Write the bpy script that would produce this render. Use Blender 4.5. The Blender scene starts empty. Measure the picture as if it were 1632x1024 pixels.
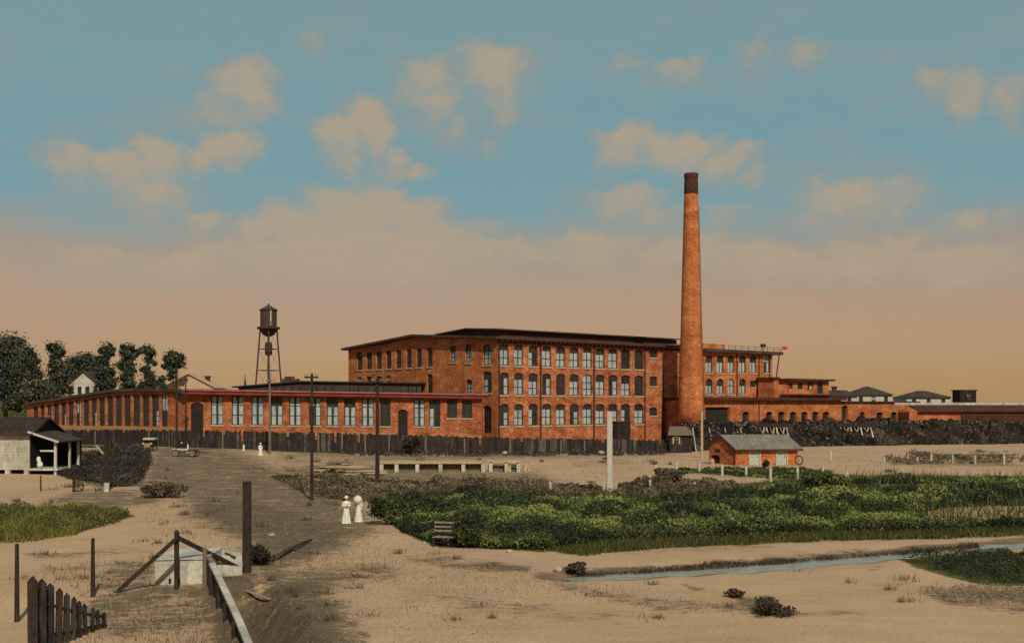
import bpy, math, random
import numpy as np
from mathutils import Vector
random.seed(7); rng = np.random.default_rng(7)
C = bpy.context.scene.collection
sc = bpy.context.scene
# ------------------------------------------------------------------ camera
F, CX, HY, CAMZ = 1750.0, 816.0, 645.0, 7.0      # focal length and horizon measured on the 1632 x 1024 photograph
cd = bpy.data.cameras.new('camera'); cam = bpy.data.objects.new('camera', cd); C.objects.link(cam)
cam.location = (0, 0, CAMZ); cam.rotation_euler = (math.radians(90), 0, 0)
cd.sensor_width = 36; cd.lens = 36 * F / 1632; cd.shift_y = (HY - 512) / 1632
cd.clip_start = 0.5; cd.clip_end = 8000
sc.camera = cam
sc.view_settings.view_transform = 'Standard'; sc.view_settings.look = 'None'
sc.view_settings.exposure = 0.0; sc.view_settings.gamma = 1.0
sc.render.resolution_x = 1024; sc.render.resolution_y = 642
# ------------------------------------------------------------------ colours
def lin(c):
    c = c / 255.0
    return c / 12.92 if c <= 0.04045 else ((c + 0.055) / 1.055) ** 2.4
def rgb(t, g=1.0): return (lin(t[0]) * g, lin(t[1]) * g, lin(t[2]) * g, 1.0)
# ------------------------------------------------------------------ sun and sky
SUN_EL, SUN_AZ = math.radians(39), math.radians(165)   # azimuth from +Y clockwise: behind the camera, a little to the right
sd = bpy.data.lights.new('sun', 'SUN'); sun = bpy.data.objects.new('sun', sd); C.objects.link(sun)
sd.energy = 3.25; sd.angle = math.radians(0.6); sd.color = (1.0, 0.93, 0.82)
sv = Vector((math.sin(SUN_AZ) * math.cos(SUN_EL), math.cos(SUN_AZ) * math.cos(SUN_EL), math.sin(SUN_EL)))
sun.rotation_euler = sv.to_track_quat('Z', 'Y').to_euler(); sun.location = (0, -20, 60)

def azel(px, py):
    a = math.atan((px - CX) / F)
    return a, math.atan((HY - py) / F * math.cos(a))

def make_world():
    w = bpy.data.worlds.new('World'); sc.world = w; w.use_nodes = True
    nt = w.node_tree; N = nt.nodes; L = nt.links
    for n in list(N): N.remove(n)
    def new(t, **k):
        n = N.new(t)
        for a, b in k.items(): setattr(n, a, b)
        return n
    def math_(op, a, b=None, c=None, clamp=False):
        n = new('ShaderNodeMath', operation=op, use_clamp=clamp)
        for i, v in enumerate((a, b, c)):
            if v is None: continue
            if isinstance(v, (int, float)): n.inputs[i].default_value = v
            else: L.new(v, n.inputs[i])
        return n.outputs[0]
    def mix(f, a, b):
        n = new('ShaderNodeMix', data_type='RGBA')
        for s, v in ((n.inputs[0], f), (n.inputs[6], a), (n.inputs[7], b)):
            if isinstance(v, (int, float)): s.default_value = v
            elif isinstance(v, tuple): s.default_value = v
            else: L.new(v, s)
        return n.outputs[2]
    tc = new('ShaderNodeTexCoord'); sep = new('ShaderNodeSeparateXYZ'); L.new(tc.outputs['Generated'], sep.inputs[0])
    az = math_('ARCTAN2', sep.outputs[0], sep.outputs[1]); el = math_('ARCSINE', sep.outputs[2])
    ae = new('ShaderNodeCombineXYZ'); L.new(az, ae.inputs[0]); L.new(el, ae.inputs[1])
    def noise(scale, detail=5, rough=0.6, stretch=(1, 1, 1)):
        m = new('ShaderNodeVectorMath', operation='MULTIPLY'); L.new(ae.outputs[0], m.inputs[0]); m.inputs[1].default_value = stretch
        n = new('ShaderNodeTexNoise'); n.inputs['Scale'].default_value = scale; n.inputs['Detail'].default_value = detail
        n.inputs['Roughness'].default_value = rough; L.new(m.outputs[0], n.inputs['Vector']); return n
    # clear sky: teal blue above, peach air low over the horizon
    wob = noise(9, 4)
    el2 = math_('ADD', el, math_('MULTIPLY', math_('SUBTRACT', wob.outputs[0], 0.5), 0.045))
    ramp = new('ShaderNodeValToRGB')
    stops = [(660, (172, 134, 86)), (610, (177, 138, 92)), (560, (180, 142, 104)), (490, (178, 143, 112)), (440, (173, 146, 122)),
             (405, (160, 145, 126)), (375, (142, 150, 143)), (330, (116, 154, 160)), (230, (112, 153, 160)), (120, (120, 153, 157)), (20, (119, 152, 156)), (-500, (100, 130, 142))]
    cr = ramp.color_ramp
    lo, hi = -0.02, 0.75
    pos = [(math.atan((HY - p) / F) - lo) / (hi - lo) for p, _ in stops]
    while len(cr.elements) < len(stops): cr.elements.new(0.5)
    for e, p, (_, c) in zip(cr.elements, pos, stops): e.position = min(1, max(0, p)); e.color = rgb(c)
    mr = new('ShaderNodeMapRange'); mr.inputs[1].default_value = lo; mr.inputs[2].default_value = hi
    L.new(el2, mr.inputs[0]); L.new(mr.outputs[0], ramp.inputs[0])
    sky = new('ShaderNodeTexSky', sky_type='NISHITA'); sky.sun_disc = False
    sky.sun_elevation = SUN_EL; sky.sun_rotation = SUN_AZ
    dim = new('ShaderNodeVectorMath', operation='SCALE'); L.new(sky.outputs[0], dim.inputs[0]); dim.inputs['Scale'].default_value = 0.09
    base = mix(0.10, ramp.outputs[0], dim.outputs[0])
    # clouds: soft heaps given as patches of sky (direction and spread), broken up by noise
    n1 = noise(16, 6, 0.62); n2 = noise(70, 4, 0.6)
    def off(n, s):
        v = new('ShaderNodeVectorMath', operation='SUBTRACT'); L.new(n.outputs['Color'], v.inputs[0]); v.inputs[1].default_value = (0.5, 0.5, 0.5)
        m = new('ShaderNodeVectorMath', operation='MULTIPLY'); L.new(v.outputs[0], m.inputs[0]); m.inputs[1].default_value = (s, s * 0.7, 0); return m.outputs[0]
    a1 = new('ShaderNodeVectorMath', operation='ADD'); L.new(ae.outputs[0], a1.inputs[0]); L.new(off(n1, 0.06), a1.inputs[1])
    a2 = new('ShaderNodeVectorMath', operation='ADD'); L.new(a1.outputs[0], a2.inputs[0]); L.new(off(n2, 0.020), a2.inputs[1])
    heaps = [(385, 140, 55, 38, .8), (345, 165, 70, 34, .55), (410, 165, 40, 22, .6), (290, 110, 45, 16, .4),
             (110, 250, 40, 30, .75), (180, 265, 60, 34, .85), (255, 245, 52, 30, .95), (330, 245, 40, 22, .8), (372, 225, 40, 24, .95), (400, 232, 24, 14, .8),
             (245, 305, 65, 26, .75), (205, 325, 60, 30, .55), (95, 300, 40, 24, .4), (330, 352, 40, 20, .7), (400, 372, 40, 32, .8),
             (545, 215, 42, 34, .95), (585, 192, 42, 32, 1.0), (610, 215, 28, 38, .9), (640, 250, 26, 28, .8), (668, 272, 26, 14, .7), (560, 260, 55, 42, .45),
             (670, 120, 50, 34, .75), (695, 165, 42, 34, .7), (730, 195, 40, 22, .55), (790, 115, 56, 42, .85), (800, 160, 28, 40, .75), (785, 235, 32, 12, .55),
             (520, 400, 110, 40, 1.0), (650, 405, 120, 40, 1.0), (430, 405, 80, 30, .9), (780, 408, 110, 26, .8), (940, 395, 110, 34, .8), (1080, 400, 110, 28, .8), (1230, 415, 110, 26, .9), (1380, 412, 110, 26, .9), (1530, 412, 110, 30, .9), (300, 420, 110, 26, .8), (150, 415, 100, 26, .7),
             (480, 372, 90, 44, .85), (560, 345, 75, 46, 1.0), (607, 322, 50, 36, 1.0), (660, 350, 65, 38, .9), (710, 385, 75, 40, .8), (380, 410, 90, 34, .7), (500, 75, 26, 14, .5),
             (1000, 225, 55, 30, .85), (1075, 235, 75, 28, .9), (1150, 258, 70, 24, .75), (1210, 280, 45, 18, .6), (1090, 112, 38, 20, .65), (1205, 78, 42, 20, .5), (1280, 85, 36, 18, .55),
             (990, 105, 50, 22, .45), (1040, 135, 50, 22, .4), (1430, 100, 26, 14, .4), (1490, 130, 32, 24, .6), (1540, 155, 34, 40, .7), (1600, 160, 50, 45, .6),
             (1000, 318, 65, 28, .7), (1050, 350, 100, 22, .6), (1160, 345, 90, 26, .5), (1340, 325, 75, 36, .8), (1420, 315, 65, 30, .65), (1290, 345, 50, 18, .55),
             (1220, 400, 60, 18, .6), (1330, 392, 90, 20, .65), (1440, 388, 70, 24, .75), (1560, 350, 70, 24, .6), (920, 330, 60, 30, .4)]
    dens = None
    for (px, py, rx, ry, s) in heaps:
        a, e = azel(px, py); rx *= 1.6; ry *= 1.45
        v = new('ShaderNodeVectorMath', operation='SUBTRACT'); L.new(a2.outputs[0], v.inputs[0]); v.inputs[1].default_value = (a, e + 0.30 * ry / F, 0)
        m = new('ShaderNodeVectorMath', operation='MULTIPLY'); L.new(v.outputs[0], m.inputs[0]); m.inputs[1].default_value = (F / rx, 1.55 * F / ry, 0)
        m2 = new('ShaderNodeVectorMath', operation='MULTIPLY'); L.new(m.outputs[0], m2.inputs[0]); m2.inputs[1].default_value = (-1, -0.30, 0)
        m3 = new('ShaderNodeVectorMath', operation='MAXIMUM'); L.new(m.outputs[0], m3.inputs[0]); L.new(m2.outputs[0], m3.inputs[1])
        l = new('ShaderNodeVectorMath', operation='LENGTH'); L.new(m3.outputs[0], l.inputs[0])
        d = math_('MULTIPLY', math_('SUBTRACT', 1.15, l.outputs['Value'], clamp=True), s)
        dens = d if dens is None else math_('MAXIMUM', dens, d)
    br = noise(30, 6, 0.65, (1, 1.4, 1))
    den = math_('ADD', dens, math_('MULTIPLY', math_('SUBTRACT', br.outputs[0], 0.5), 0.85))
    cm = new('ShaderNodeMapRange', interpolation_type='SMOOTHSTEP'); cm.inputs[1].default_value = 0.14; cm.inputs[2].default_value = 0.86
    L.new(den, cm.inputs[0])
    cmask = math_('MULTIPLY', math_('MULTIPLY', cm.outputs[0], 0.85), math_('GREATER_THAN', dens, 0.0))
    cloudc = mix(cm.outputs[0], rgb((152, 149, 136)), rgb((176, 159, 135)))
    thin = noise(7, 6, 0.65, (0.7, 2.2, 1)); tm = new('ShaderNodeMapRange', interpolation_type='SMOOTHSTEP')
    tm.inputs[1].default_value = 0.44; tm.inputs[2].default_value = 0.72; L.new(thin.outputs[0], tm.inputs[0])
    vh = new('ShaderNodeMapRange', interpolation_type='SMOOTHSTEP'); vh.inputs[1].default_value = 0.10; vh.inputs[2].default_value = 0.16; L.new(el, vh.inputs[0])
    veil = mix(math_('MULTIPLY', math_('MULTIPLY', tm.outputs[0], 0.5), vh.outputs[0]), base, rgb((148, 150, 144)))
    col = mix(cmask, veil, cloudc)
    bg = new('ShaderNodeBackground'); bg.inputs[1].default_value = 1.0; L.new(col, bg.inputs[0])
    out = new('ShaderNodeOutputWorld'); L.new(bg.outputs[0], out.inputs[0])
make_world()

# ------------------------------------------------------------------ materials
MATS = {}
GAIN = 1.12
def mat(name, cols, scale=1.5, rough=0.85, fine=9.0, amt=0.35, bump=0.0, stretch=(1, 1, 1), spec=0.25, metal=0.0, g=GAIN, stain=0.0):
    if name in MATS: return MATS[name]
    m = bpy.data.materials.new(name); m.use_nodes = True; nt = m.node_tree; N = nt.nodes; L = nt.links
    b = N['Principled BSDF']; b.inputs['Roughness'].default_value = rough; b.inputs['Specular IOR Level'].default_value = spec; b.inputs['Metallic'].default_value = metal
    tc = N.new('ShaderNodeTexCoord'); mp = N.new('ShaderNodeMapping'); mp.inputs['Scale'].default_value = stretch; L.new(tc.outputs['Object'], mp.inputs[0])
    n1 = N.new('ShaderNodeTexNoise'); n1.inputs['Scale'].default_value = scale; n1.inputs['Detail'].default_value = 6; n1.inputs['Roughness'].default_value = 0.65
    n2 = N.new('ShaderNodeTexNoise'); n2.inputs['Scale'].default_value = fine; n2.inputs['Detail'].default_value = 3
    L.new(mp.outputs[0], n1.inputs[0]); L.new(mp.outputs[0], n2.inputs[0])
    r = N.new('ShaderNodeValToRGB'); cr = r.color_ramp
    while len(cr.elements) < len(cols): cr.elements.new(0.5)
    k = len(cols)
    for i, e in enumerate(cr.elements):
        e.position = 0.30 + 0.40 * (i / max(1, k - 1)); e.color = rgb(cols[i], g)
    L.new(n1.outputs[0], r.inputs[0])
    mr = N.new('ShaderNodeMapRange'); mr.inputs[1].default_value = 0.28; mr.inputs[2].default_value = 0.72; mr.inputs[3].default_value = 1 - amt; mr.inputs[4].default_value = 1 + amt
    L.new(n2.outputs[0], mr.inputs[0])
    v = N.new('ShaderNodeVectorMath'); v.operation = 'SCALE'; L.new(r.outputs[0], v.inputs[0]); L.new(mr.outputs[0], v.inputs['Scale'])
    colour = v.outputs[0]
    if stain:
        mp3 = N.new('ShaderNodeMapping'); mp3.inputs['Scale'].default_value = (0.5, 0.5, 0.09); L.new(tc.outputs['Object'], mp3.inputs[0])
        n3 = N.new('ShaderNodeTexNoise'); n3.inputs['Scale'].default_value = 1.0; n3.inputs['Detail'].default_value = 5; n3.inputs['Roughness'].default_value = 0.7; L.new(mp3.outputs[0], n3.inputs[0])
        m3 = N.new('ShaderNodeMapRange'); m3.inputs[1].default_value = 0.32; m3.inputs[2].default_value = 0.68; m3.inputs[3].default_value = 1 - stain; m3.inputs[4].default_value = 1 + stain * 0.6; L.new(n3.outputs[0], m3.inputs[0])
        v3 = N.new('ShaderNodeVectorMath'); v3.operation = 'SCALE'; L.new(colour, v3.inputs[0]); L.new(m3.outputs[0], v3.inputs['Scale']); colour = v3.outputs[0]
    L.new(colour, b.inputs['Base Color'])
    if bump:
        bp = N.new('ShaderNodeBump'); bp.inputs['Strength'].default_value = bump; bp.inputs['Distance'].default_value = 0.06
        L.new(n2.outputs[0], bp.inputs['Height']); L.new(bp.outputs[0], b.inputs['Normal'])
    MATS[name] = m
    return m
BRICK = mat('brick', [(124, 62, 34), (162, 93, 57), (180, 124, 86)], 0.45, 0.9, 2.6, 0.5, 0.3, (1, 1, 2.2), stain=0.3)
BRICK2 = mat('brick_orange', [(142, 73, 37), (172, 98, 54), (186, 126, 82)], 0.4, 0.9, 2.6, 0.45, 0.3, (1, 1, 2.2), stain=0.3)
BRICKD = mat('brick_shed', [(120, 63, 37), (158, 88, 51), (174, 116, 76)], 0.45, 0.9, 2.6, 0.5, 0.3, (1, 1, 2.2), stain=0.3)
SAND_BRICK = mat('pale_plinth', [(150, 104, 66), (166, 122, 82)], 0.8, 0.95, 5, 0.3)
STONE = mat('stone_sill', [(150, 130, 104), (176, 154, 126)], 0.9, 0.9, 5, 0.2)
FRAME = mat('window_frame', [(44, 40, 34), (62, 54, 44)], 1, 0.7, 6, 0.2)
PALE = mat('pale_glass', [(126, 138, 136), (152, 160, 154), (164, 170, 162)], 0.5, 0.35, 2.2, 0.22, 0, (1, 1, 0.6), 0.4)
DARKG = mat('dark_glass', [(34, 32, 30), (56, 54, 50)], 0.7, 0.3, 2.5, 0.4, 0, (1, 1, 1), 0.4)
EAVE = mat('dark_eaves', [(58, 34, 24), (84, 48, 34)], 0.5, 0.9, 4, 0.35)
ROOFB = mat('tar_roof', [(52, 42, 36), (78, 64, 52)], 0.4, 0.95, 3, 0.4)
REDTRIM = mat('red_trim', [(104, 40, 34), (134, 56, 48)], 0.6, 0.8, 4, 0.3)
VOID = mat('dark_door', [(34, 26, 22), (54, 42, 34)], 0.9, 0.9, 5, 0.35)
BOARD = mat('weathered_boards', [(28, 25, 23), (46, 40, 35), (74, 64, 54)], 1.2, 0.95, 5, 0.55, 0.4, (1.6, 1.6, 0.35), stain=0.35)
DARKWOOD = mat('dark_wood', [(38, 29, 24), (60, 46, 36)], 2.0, 0.9, 11, 0.5, 0.3, (2, 2, 0.4))
GREYWOOD = mat('grey_wood', [(88, 76, 62), (122, 106, 86)], 2.0, 0.9, 9, 0.4, 0.3, (2, 2, 0.4))
PALEWOOD = mat('pale_wood', [(150, 128, 96), (176, 152, 118)], 1.5, 0.9, 7, 0.3, 0.2)
WHITE = mat('white_paint', [(164, 156, 138), (186, 178, 158)], 0.9, 0.75, 5, 0.14)
WHITE2 = mat('old_whitewash', [(140, 130, 112), (176, 168, 148), (184, 176, 156)], 1.1, 0.85, 6, 0.22, stain=0.35)
CLOTH = mat('white_cloth', [(200, 192, 172), (212, 204, 184)], 3, 0.9, 12, 0.06)
YELLOW = mat('yellow_cloth', [(170, 140, 66), (184, 152, 76)], 3, 0.9, 12, 0.1)
SKIN = mat('skin', [(150, 110, 84), (164, 122, 94)], 3, 0.6, 14, 0.08)
HAIR = mat('dark_hair', [(40, 30, 24), (58, 44, 34)], 4, 0.7, 30, 0.3)
IRON = mat('dark_iron', [(52, 40, 34), (78, 60, 48)], 1.2, 0.75, 7, 0.35, 0.0, (1, 1, 1), 0.3)
SLATE = mat('grey_roofing', [(98, 92, 80), (122, 115, 100)], 0.8, 0.9, 4, 0.3, 0.2)
BARK = mat('bark', [(56, 44, 34), (82, 66, 50)], 2, 0.95, 9, 0.4, 0.4)
COAL = mat('coal_rubble', [(20, 18, 16), (36, 31, 27), (54, 46, 39), (88, 75, 61)], 0.22, 1.0, 3.0, 0.6, 0.4, (1, 1, 1), 0.02)
ROCK = mat('pale_rock', [(150, 132, 112), (176, 158, 136)], 2, 0.9, 8, 0.25, 0.3)
RED = mat('red_cloth', [(170, 62, 44), (186, 76, 54)], 2, 0.8, 8, 0.2)
PEACH = mat('peach_siding', [(168, 140, 108), (180, 152, 120)], 0.8, 0.9, 4, 0.15)
GREENW = mat('pale_green_paint', [(150, 154, 134), (172, 174, 154)], 1.2, 0.8, 5, 0.12)

def leaf_mat(name, dark, mid, light, g=1.25):
    m = bpy.data.materials.new(name); m.use_nodes = True; N = m.node_tree.nodes; L = m.node_tree.links
    b = N['Principled BSDF']; b.inputs['Roughness'].default_value = 0.75; b.inputs['Specular IOR Level'].default_value = 0.2
    a = N.new('ShaderNodeAttribute'); a.attribute_name = 'tint'; r = N.new('ShaderNodeValToRGB'); cr = r.color_ramp
    cr.elements.new(0.5)
    for e, p, c in zip(cr.elements, (0, 0.5, 1), (dark, mid, light)): e.position = p; e.color = rgb(c, g)
    L.new(a.outputs['Fac'], r.inputs[0]); L.new(r.outputs[0], b.inputs['Base Color'])
    return m
LEAF = leaf_mat('thicket_leaves', (26, 28, 18), (64, 71, 34), (122, 122, 62))
LEAFT = leaf_mat('tree_leaves', (26, 29, 23), (56, 61, 44), (104, 104, 80))
LEAFD = leaf_mat('dark_leaves', (36, 30, 24), (60, 52, 40), (86, 78, 58))
LEAFY = leaf_mat('bright_grass', (42, 42, 22), (84, 82, 36), (134, 122, 52))
SCRUB = leaf_mat('dry_scrub', (52, 42, 32), (84, 70, 50), (122, 104, 74))

# ------------------------------------------------------------------ geometry helpers
def P(px, py, d): return Vector(((px - CX) / F * d, d, CAMZ - (py - HY) / F * d))
def sstep(a, b, v):
    t = np.clip((np.asarray(v, float) - a) / (b - a), 0, 1); return t * t * (3 - 2 * t)
def seg_dist(x, y, pts):
    best = np.full(np.shape(x), 1e9)
    for (ax, ay), (bx, by) in zip(pts[:-1], pts[1:]):
        dx, dy = bx - ax, by - ay; t = np.clip(((x - ax) * dx + (y - ay) * dy) / (dx * dx + dy * dy), 0, 1)
        best = np.minimum(best, np.hypot(x - ax - t * dx, y - ay - t * dy))
    return best
def flat(px, py): d = CAMZ * F / (py - HY); return ((px - CX) / F * d, d)
STREAM = [flat(*p) for p in ((905, 917), (985, 913), (1060, 908), (1150, 904), (1250, 896), (1330, 889), (1420, 881), (1490, 875), (1570, 868), (1700, 858), (1900, 848))]
DITCH = [(-11.9, 42.9), (-10.2, 38.5), (-8.4, 33.6), (-6.6, 28.5)]      # line of the plank wall in the foreground
def H(x, y):
    x = np.asarray(x, float); y = np.asarray(y, float)
    h = 0.95 * sstep(-16, -46, x) * sstep(92, 150, y)
    h = h + 0.05 * np.sin(x * 0.55 + 1.3 * np.sin(y * 0.31)) * np.cos(y * 0.43 + 0.7 * np.sin(x * 0.23)) + 0.025 * np.sin(x * 1.9 + y * 0.7) * np.sin(y * 1.3 - x * 0.6)
    h = h - 0.32 * np.exp(-(seg_dist(x, y, STREAM) / 1.0) ** 2)
    h = h + 0.45 * np.exp(-(((x + 31) / 5) ** 2 + ((y - 86) / 6) ** 2))
    wx = np.interp(y, [28.5, 33.6, 38.5, 42.9], [-6.6, -8.4, -10.2, -11.9])
    h = h - 0.30 * sstep(0.1, -0.5, x - wx) * sstep(-27, -20, x) * sstep(42.4, 38.5, y)
    h = h - 1.45 * sstep(0.02, 0.16, x - wx) * sstep(2.7, 1.0, x - wx) * sstep(43.2, 41.5, y)
    h = h + 0.035 * np.exp(-(seg_dist(x, y, STREAM) / 2.2) ** 2) * (np.sin(x * 2.3 + 1.7 * np.sin(y * 1.1)) + np.sin(x * 0.9 - y * 1.6))
    return h
def ground_at(px, py):
    d = CAMZ * F / (py - HY)
    for _ in range(40):
        z = float(H((px - CX) / F * d, d)); d = 0.5 * d + 0.5 * (CAMZ - z) * F / (py - HY)
    return Vector(((px - CX) / F * d, d, float(H((px - CX) / F * d, d))))

class Frame:
    def __init__(s, O, u, n=None):
        s.O = Vector((O[0], O[1])); s.u = Vector(u).normalized()
        n = Vector((s.u.y, -s.u.x)) if n is None else Vector(n).normalized()
        s.n = n
    def pt(s, u, z, o=0.0):
        p = s.O + s.u * u + s.n * o
        return Vector((p.x, p.y, z))
    def uv(s, px, py):
        r = Vector(((px - CX) / F, 1.0)); t = s.O.dot(s.n) / r.dot(s.n); p = r * t
        return (p - s.O).dot(s.u), CAMZ - (py - HY) / F * t
    def off(s, o): return Frame(s.O + s.n * o, s.u, s.n)
def frame_px(pa, da, pb, db):
    a, b = P(pa, HY, da), P(pb, HY, db)
    return Frame((a.x, a.y), (b.x - a.x, b.y - a.y))

class MB:
    def __init__(s): s.v = []; s.f = []; s.m = []
    def add(s, vs, fs, mi=0):
        k = len(s.v); s.v += [tuple(v) for v in vs]; s.f += [tuple(i + k for i in f) for f in fs]; s.m += [mi] * len(fs)
    def quad(s, *p, mi=0): s.add(p, [tuple(range(len(p)))], mi)
    def hexa(s, a, b, mi=0):
        s.add(list(a) + list(b), [(3, 2, 1, 0), (4, 5, 6, 7), (0, 1, 5, 4), (1, 2, 6, 5), (2, 3, 7, 6), (3, 0, 4, 7)], mi)
    def box(s, c, sx, sy, sz, rz=0.0, mi=0):      # c = centre of the bottom
        ca, sa = math.cos(rz), math.sin(rz); c = Vector(c)
        q = [(-1, -1), (1, -1), (1, 1), (-1, 1)]
        f = lambda z: [c + Vector((x * sx / 2 * ca - y * sy / 2 * sa, x * sx / 2 * sa + y * sy / 2 * ca, z)) for x, y in q]
        s.hexa(f(0), f(sz), mi)
    def fbox(s, fr, u0, u1, z0, z1, o0, o1, mi=0, w=None):
        w = w or (lambda u, z: z)
        f = lambda zz: [fr.pt(u, w(u, zz), o) for u, o in ((u0, o1), (u1, o1), (u1, o0), (u0, o0))]
        s.hexa(f(z0), f(z1), mi)
    def beam(s, a, b, w, h, mi=0):
        a, b = Vector(a), Vector(b); d = (b - a).normalized(); up = Vector((0, 0, 1)) if abs(d.z) < 0.95 else Vector((0, 1, 0))
        x = d.cross(up).normalized() * w / 2; y = x.normalized().cross(d).normalized() * h / 2
        s.hexa([a - x - y, a + x - y, a + x + y, a - x + y], [b - x - y, b + x - y, b + x + y, b - x + y], mi)
    def tube(s, pts, rad, seg=8, mi=0, cap=True):
        pts = [Vector(p) for p in pts]; rad = rad if isinstance(rad, (list, tuple)) else [rad] * len(pts)
        rings = []; up = None
        for i, p in enumerate(pts):
            t = (pts[min(i + 1, len(pts) - 1)] - pts[max(i - 1, 0)]).normalized()
            if up is None: up = Vector((1, 0, 0)) if abs(t.x) < 0.8 else Vector((0, 1, 0))
            x = t.cross(up).normalized(); y = t.cross(x).normalized(); up = -(t.cross(x)).cross(t).normalized() if False else up
            rings.append([p + (x * math.cos(2 * math.pi * k / seg) + y * math.sin(2 * math.pi * k / seg)) * rad[i] for k in range(seg)])
        vs = [v for r in rings for v in r]; fs = []
        for i in range(len(pts) - 1):
            for k in range(seg):
                a = i * seg + k; b = i * seg + (k + 1) % seg; fs.append((a, b, b + seg, a + seg))
        if cap: fs.append(tuple(range(seg))[::-1]); fs.append(tuple(range((len(pts) - 1) * seg, len(pts) * seg)))
        s.add(vs, fs, mi)
    def lathe(s, c, prof, seg=20, mi=0, sx=1, sy=1):
        c = Vector(c); vs = []; fs = []
        for r, z in prof:
            for k in range(seg):
                a = 2 * math.pi * k / seg; vs.append(c + Vector((r * sx * math.cos(a), r * sy * math.sin(a), z)))
        for i in range(len(prof) - 1):
            for k in range(seg):
                a = i * seg + k; b = i * seg + (k + 1) % seg; fs.append((a, b, b + seg, a + seg))
        fs.append(tuple(range(seg))[::-1]); fs.append(tuple(range((len(prof) - 1) * seg, len(prof) * seg)))
        s.add(vs, fs, mi)
    def ball(s, c, rx, ry, rz, seg=12, rings=7, mi=0):
        s.lathe(c, [(math.sin(math.pi * i / rings) + 1e-4, -math.cos(math.pi * i / rings) * rz) for i in range(rings + 1)], seg, mi, rx, ry)
    def ring(s, c, axis, R, r, seg=20, mi=0):
        c = Vector(c); ax = Vector(axis).normalized(); x = ax.orthogonal().normalized(); y = ax.cross(x)
        vs = []; fs = []; t = 6
        for k in range(seg):
            a = 2 * math.pi * k / seg; rd = x * math.cos(a) + y * math.sin(a)
            for j in range(t):
                b = 2 * math.pi * j / t; vs.append(c + rd * (R + r * math.cos(b)) + ax * r * math.sin(b))
        for k in range(seg):
            for j in range(t):
                fs.append((k * t + j, ((k + 1) % seg) * t + j, ((k + 1) % seg) * t + (j + 1) % t, k * t + (j + 1) % t))
        s.add(vs, fs, mi)
    def build(s, name, mats, parent=None, smooth=False, loc=None):
        o0 = WORLD.get(parent.name, Vector()) if parent else (Vector(loc) if loc is not None else Vector())
        me = bpy.data.meshes.new(name)
        me.from_pydata([(v[0] - o0.x, v[1] - o0.y, v[2] - o0.z) for v in s.v], [], s.f)
        for m in (mats if isinstance(mats, (list, tuple)) else [mats]): me.materials.append(m)
        me.polygons.foreach_set('material_index', s.m)
        if smooth: me.polygons.foreach_set('use_smooth', [True] * len(me.polygons))
        me.update()
        return link(name, me, parent, o0)
WORLD = {}
def link(name, me, parent, o0):
    o = bpy.data.objects.new(name, me); C.objects.link(o)
    if parent: o.parent = parent
    else: o.location = o0
    WORLD[o.name] = Vector(o0)
    return o
def tag(o, label, cat, group=None):
    o['label'] = label; o['category'] = cat
    if group: o['group'] = group
    return o
def thing(name, label, cat, loc, group=None):
    o = bpy.data.objects.new(name, None); C.objects.link(o); o.location = loc; o.empty_display_size = 0.3
    WORLD[o.name] = Vector(loc)
    return tag(o, label, cat, group)
def struct(o, kind='structure'): o['kind'] = kind; return o
def dup(root, loc, label=None):
    def cp(o, par):
        c = o.copy(); C.objects.link(c); WORLD[c.name] = WORLD.get(o.name, Vector())
        if par: c.parent = par
        for ch in list(o.children): cp(ch, c)
        return c
    r = cp(root, None); r.location = loc; WORLD[r.name] = Vector(loc)
    if label: r['label'] = label
    return r

def np_mesh(name, verts, faces_n, tint, mat_, parent=None, loc=None):
    """verts (N*k,3); each k verts in order make one face"""
    o0 = WORLD.get(parent.name, Vector()) if parent else (Vector(loc) if loc is not None else Vector())
    k = faces_n; n = len(verts) // k
    me = bpy.data.meshes.new(name)
    me.vertices.add(n * k); me.vertices.foreach_set('co', (verts - np.array(o0)).astype(np.float32).ravel())
    me.loops.add(n * k); me.loops.foreach_set('vertex_index', np.arange(n * k, dtype=np.int32))
    me.polygons.add(n); me.polygons.foreach_set('loop_start', np.arange(0, n * k, k, dtype=np.int32))
    a = me.attributes.new('tint', 'FLOAT', 'FACE'); a.data.foreach_set('value', tint.astype(np.float32))
    me.materials.append(mat_); me.update(calc_edges=True)
    return link(name, me, parent, o0)
def leaf_verts(pts, size, nrm=None, jitter=1.0, aspect=0.6):
    n = len(pts); a = rng.normal(size=(n, 3)) * jitter
    if nrm is not None: a = a + nrm
    a /= np.linalg.norm(a, axis=1, keepdims=True) + 1e-9
    t = np.cross(a, rng.normal(size=(n, 3))); t /= np.linalg.norm(t, axis=1, keepdims=True) + 1e-9
    b = np.cross(a, t); s = np.asarray(size).reshape(-1, 1)
    q = np.stack([pts - t * s, pts - b * s * aspect, pts + t * s, pts + b * s * aspect], 1)
    return q.reshape(-1, 3)
def blade_verts(pts, hgt, wid, lean=0.35):
    n = len(pts); a = rng.uniform(0, 2 * np.pi, n); w = np.stack([np.cos(a), np.sin(a), np.zeros(n)], 1) * np.asarray(wid).reshape(-1, 1)
    tip = pts + np.stack([rng.normal(0, lean, n) * hgt, rng.normal(0, lean, n) * hgt, hgt], 1)
    return np.stack([pts - w, pts + w, tip], 1).reshape(-1, 3)
def pix_poly(poly, n):
    """random ground points inside a polygon given in photograph pixels"""
    poly = np.array(poly, float); lo = poly.min(0); hi = poly.max(0); out = []
    tot = 0
    while tot < n:
        p = rng.uniform(lo, hi, (n * 2, 2)); ok = inside(p[:, 0], p[:, 1], poly); p = p[ok]; out.append(p); tot += len(p)
    p = np.concatenate(out)[:n]; d = CAMZ * F / (p[:, 1] - HY); x = (p[:, 0] - CX) / F * d
    return np.stack([x, d, H(x, d)], 1), p
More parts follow.
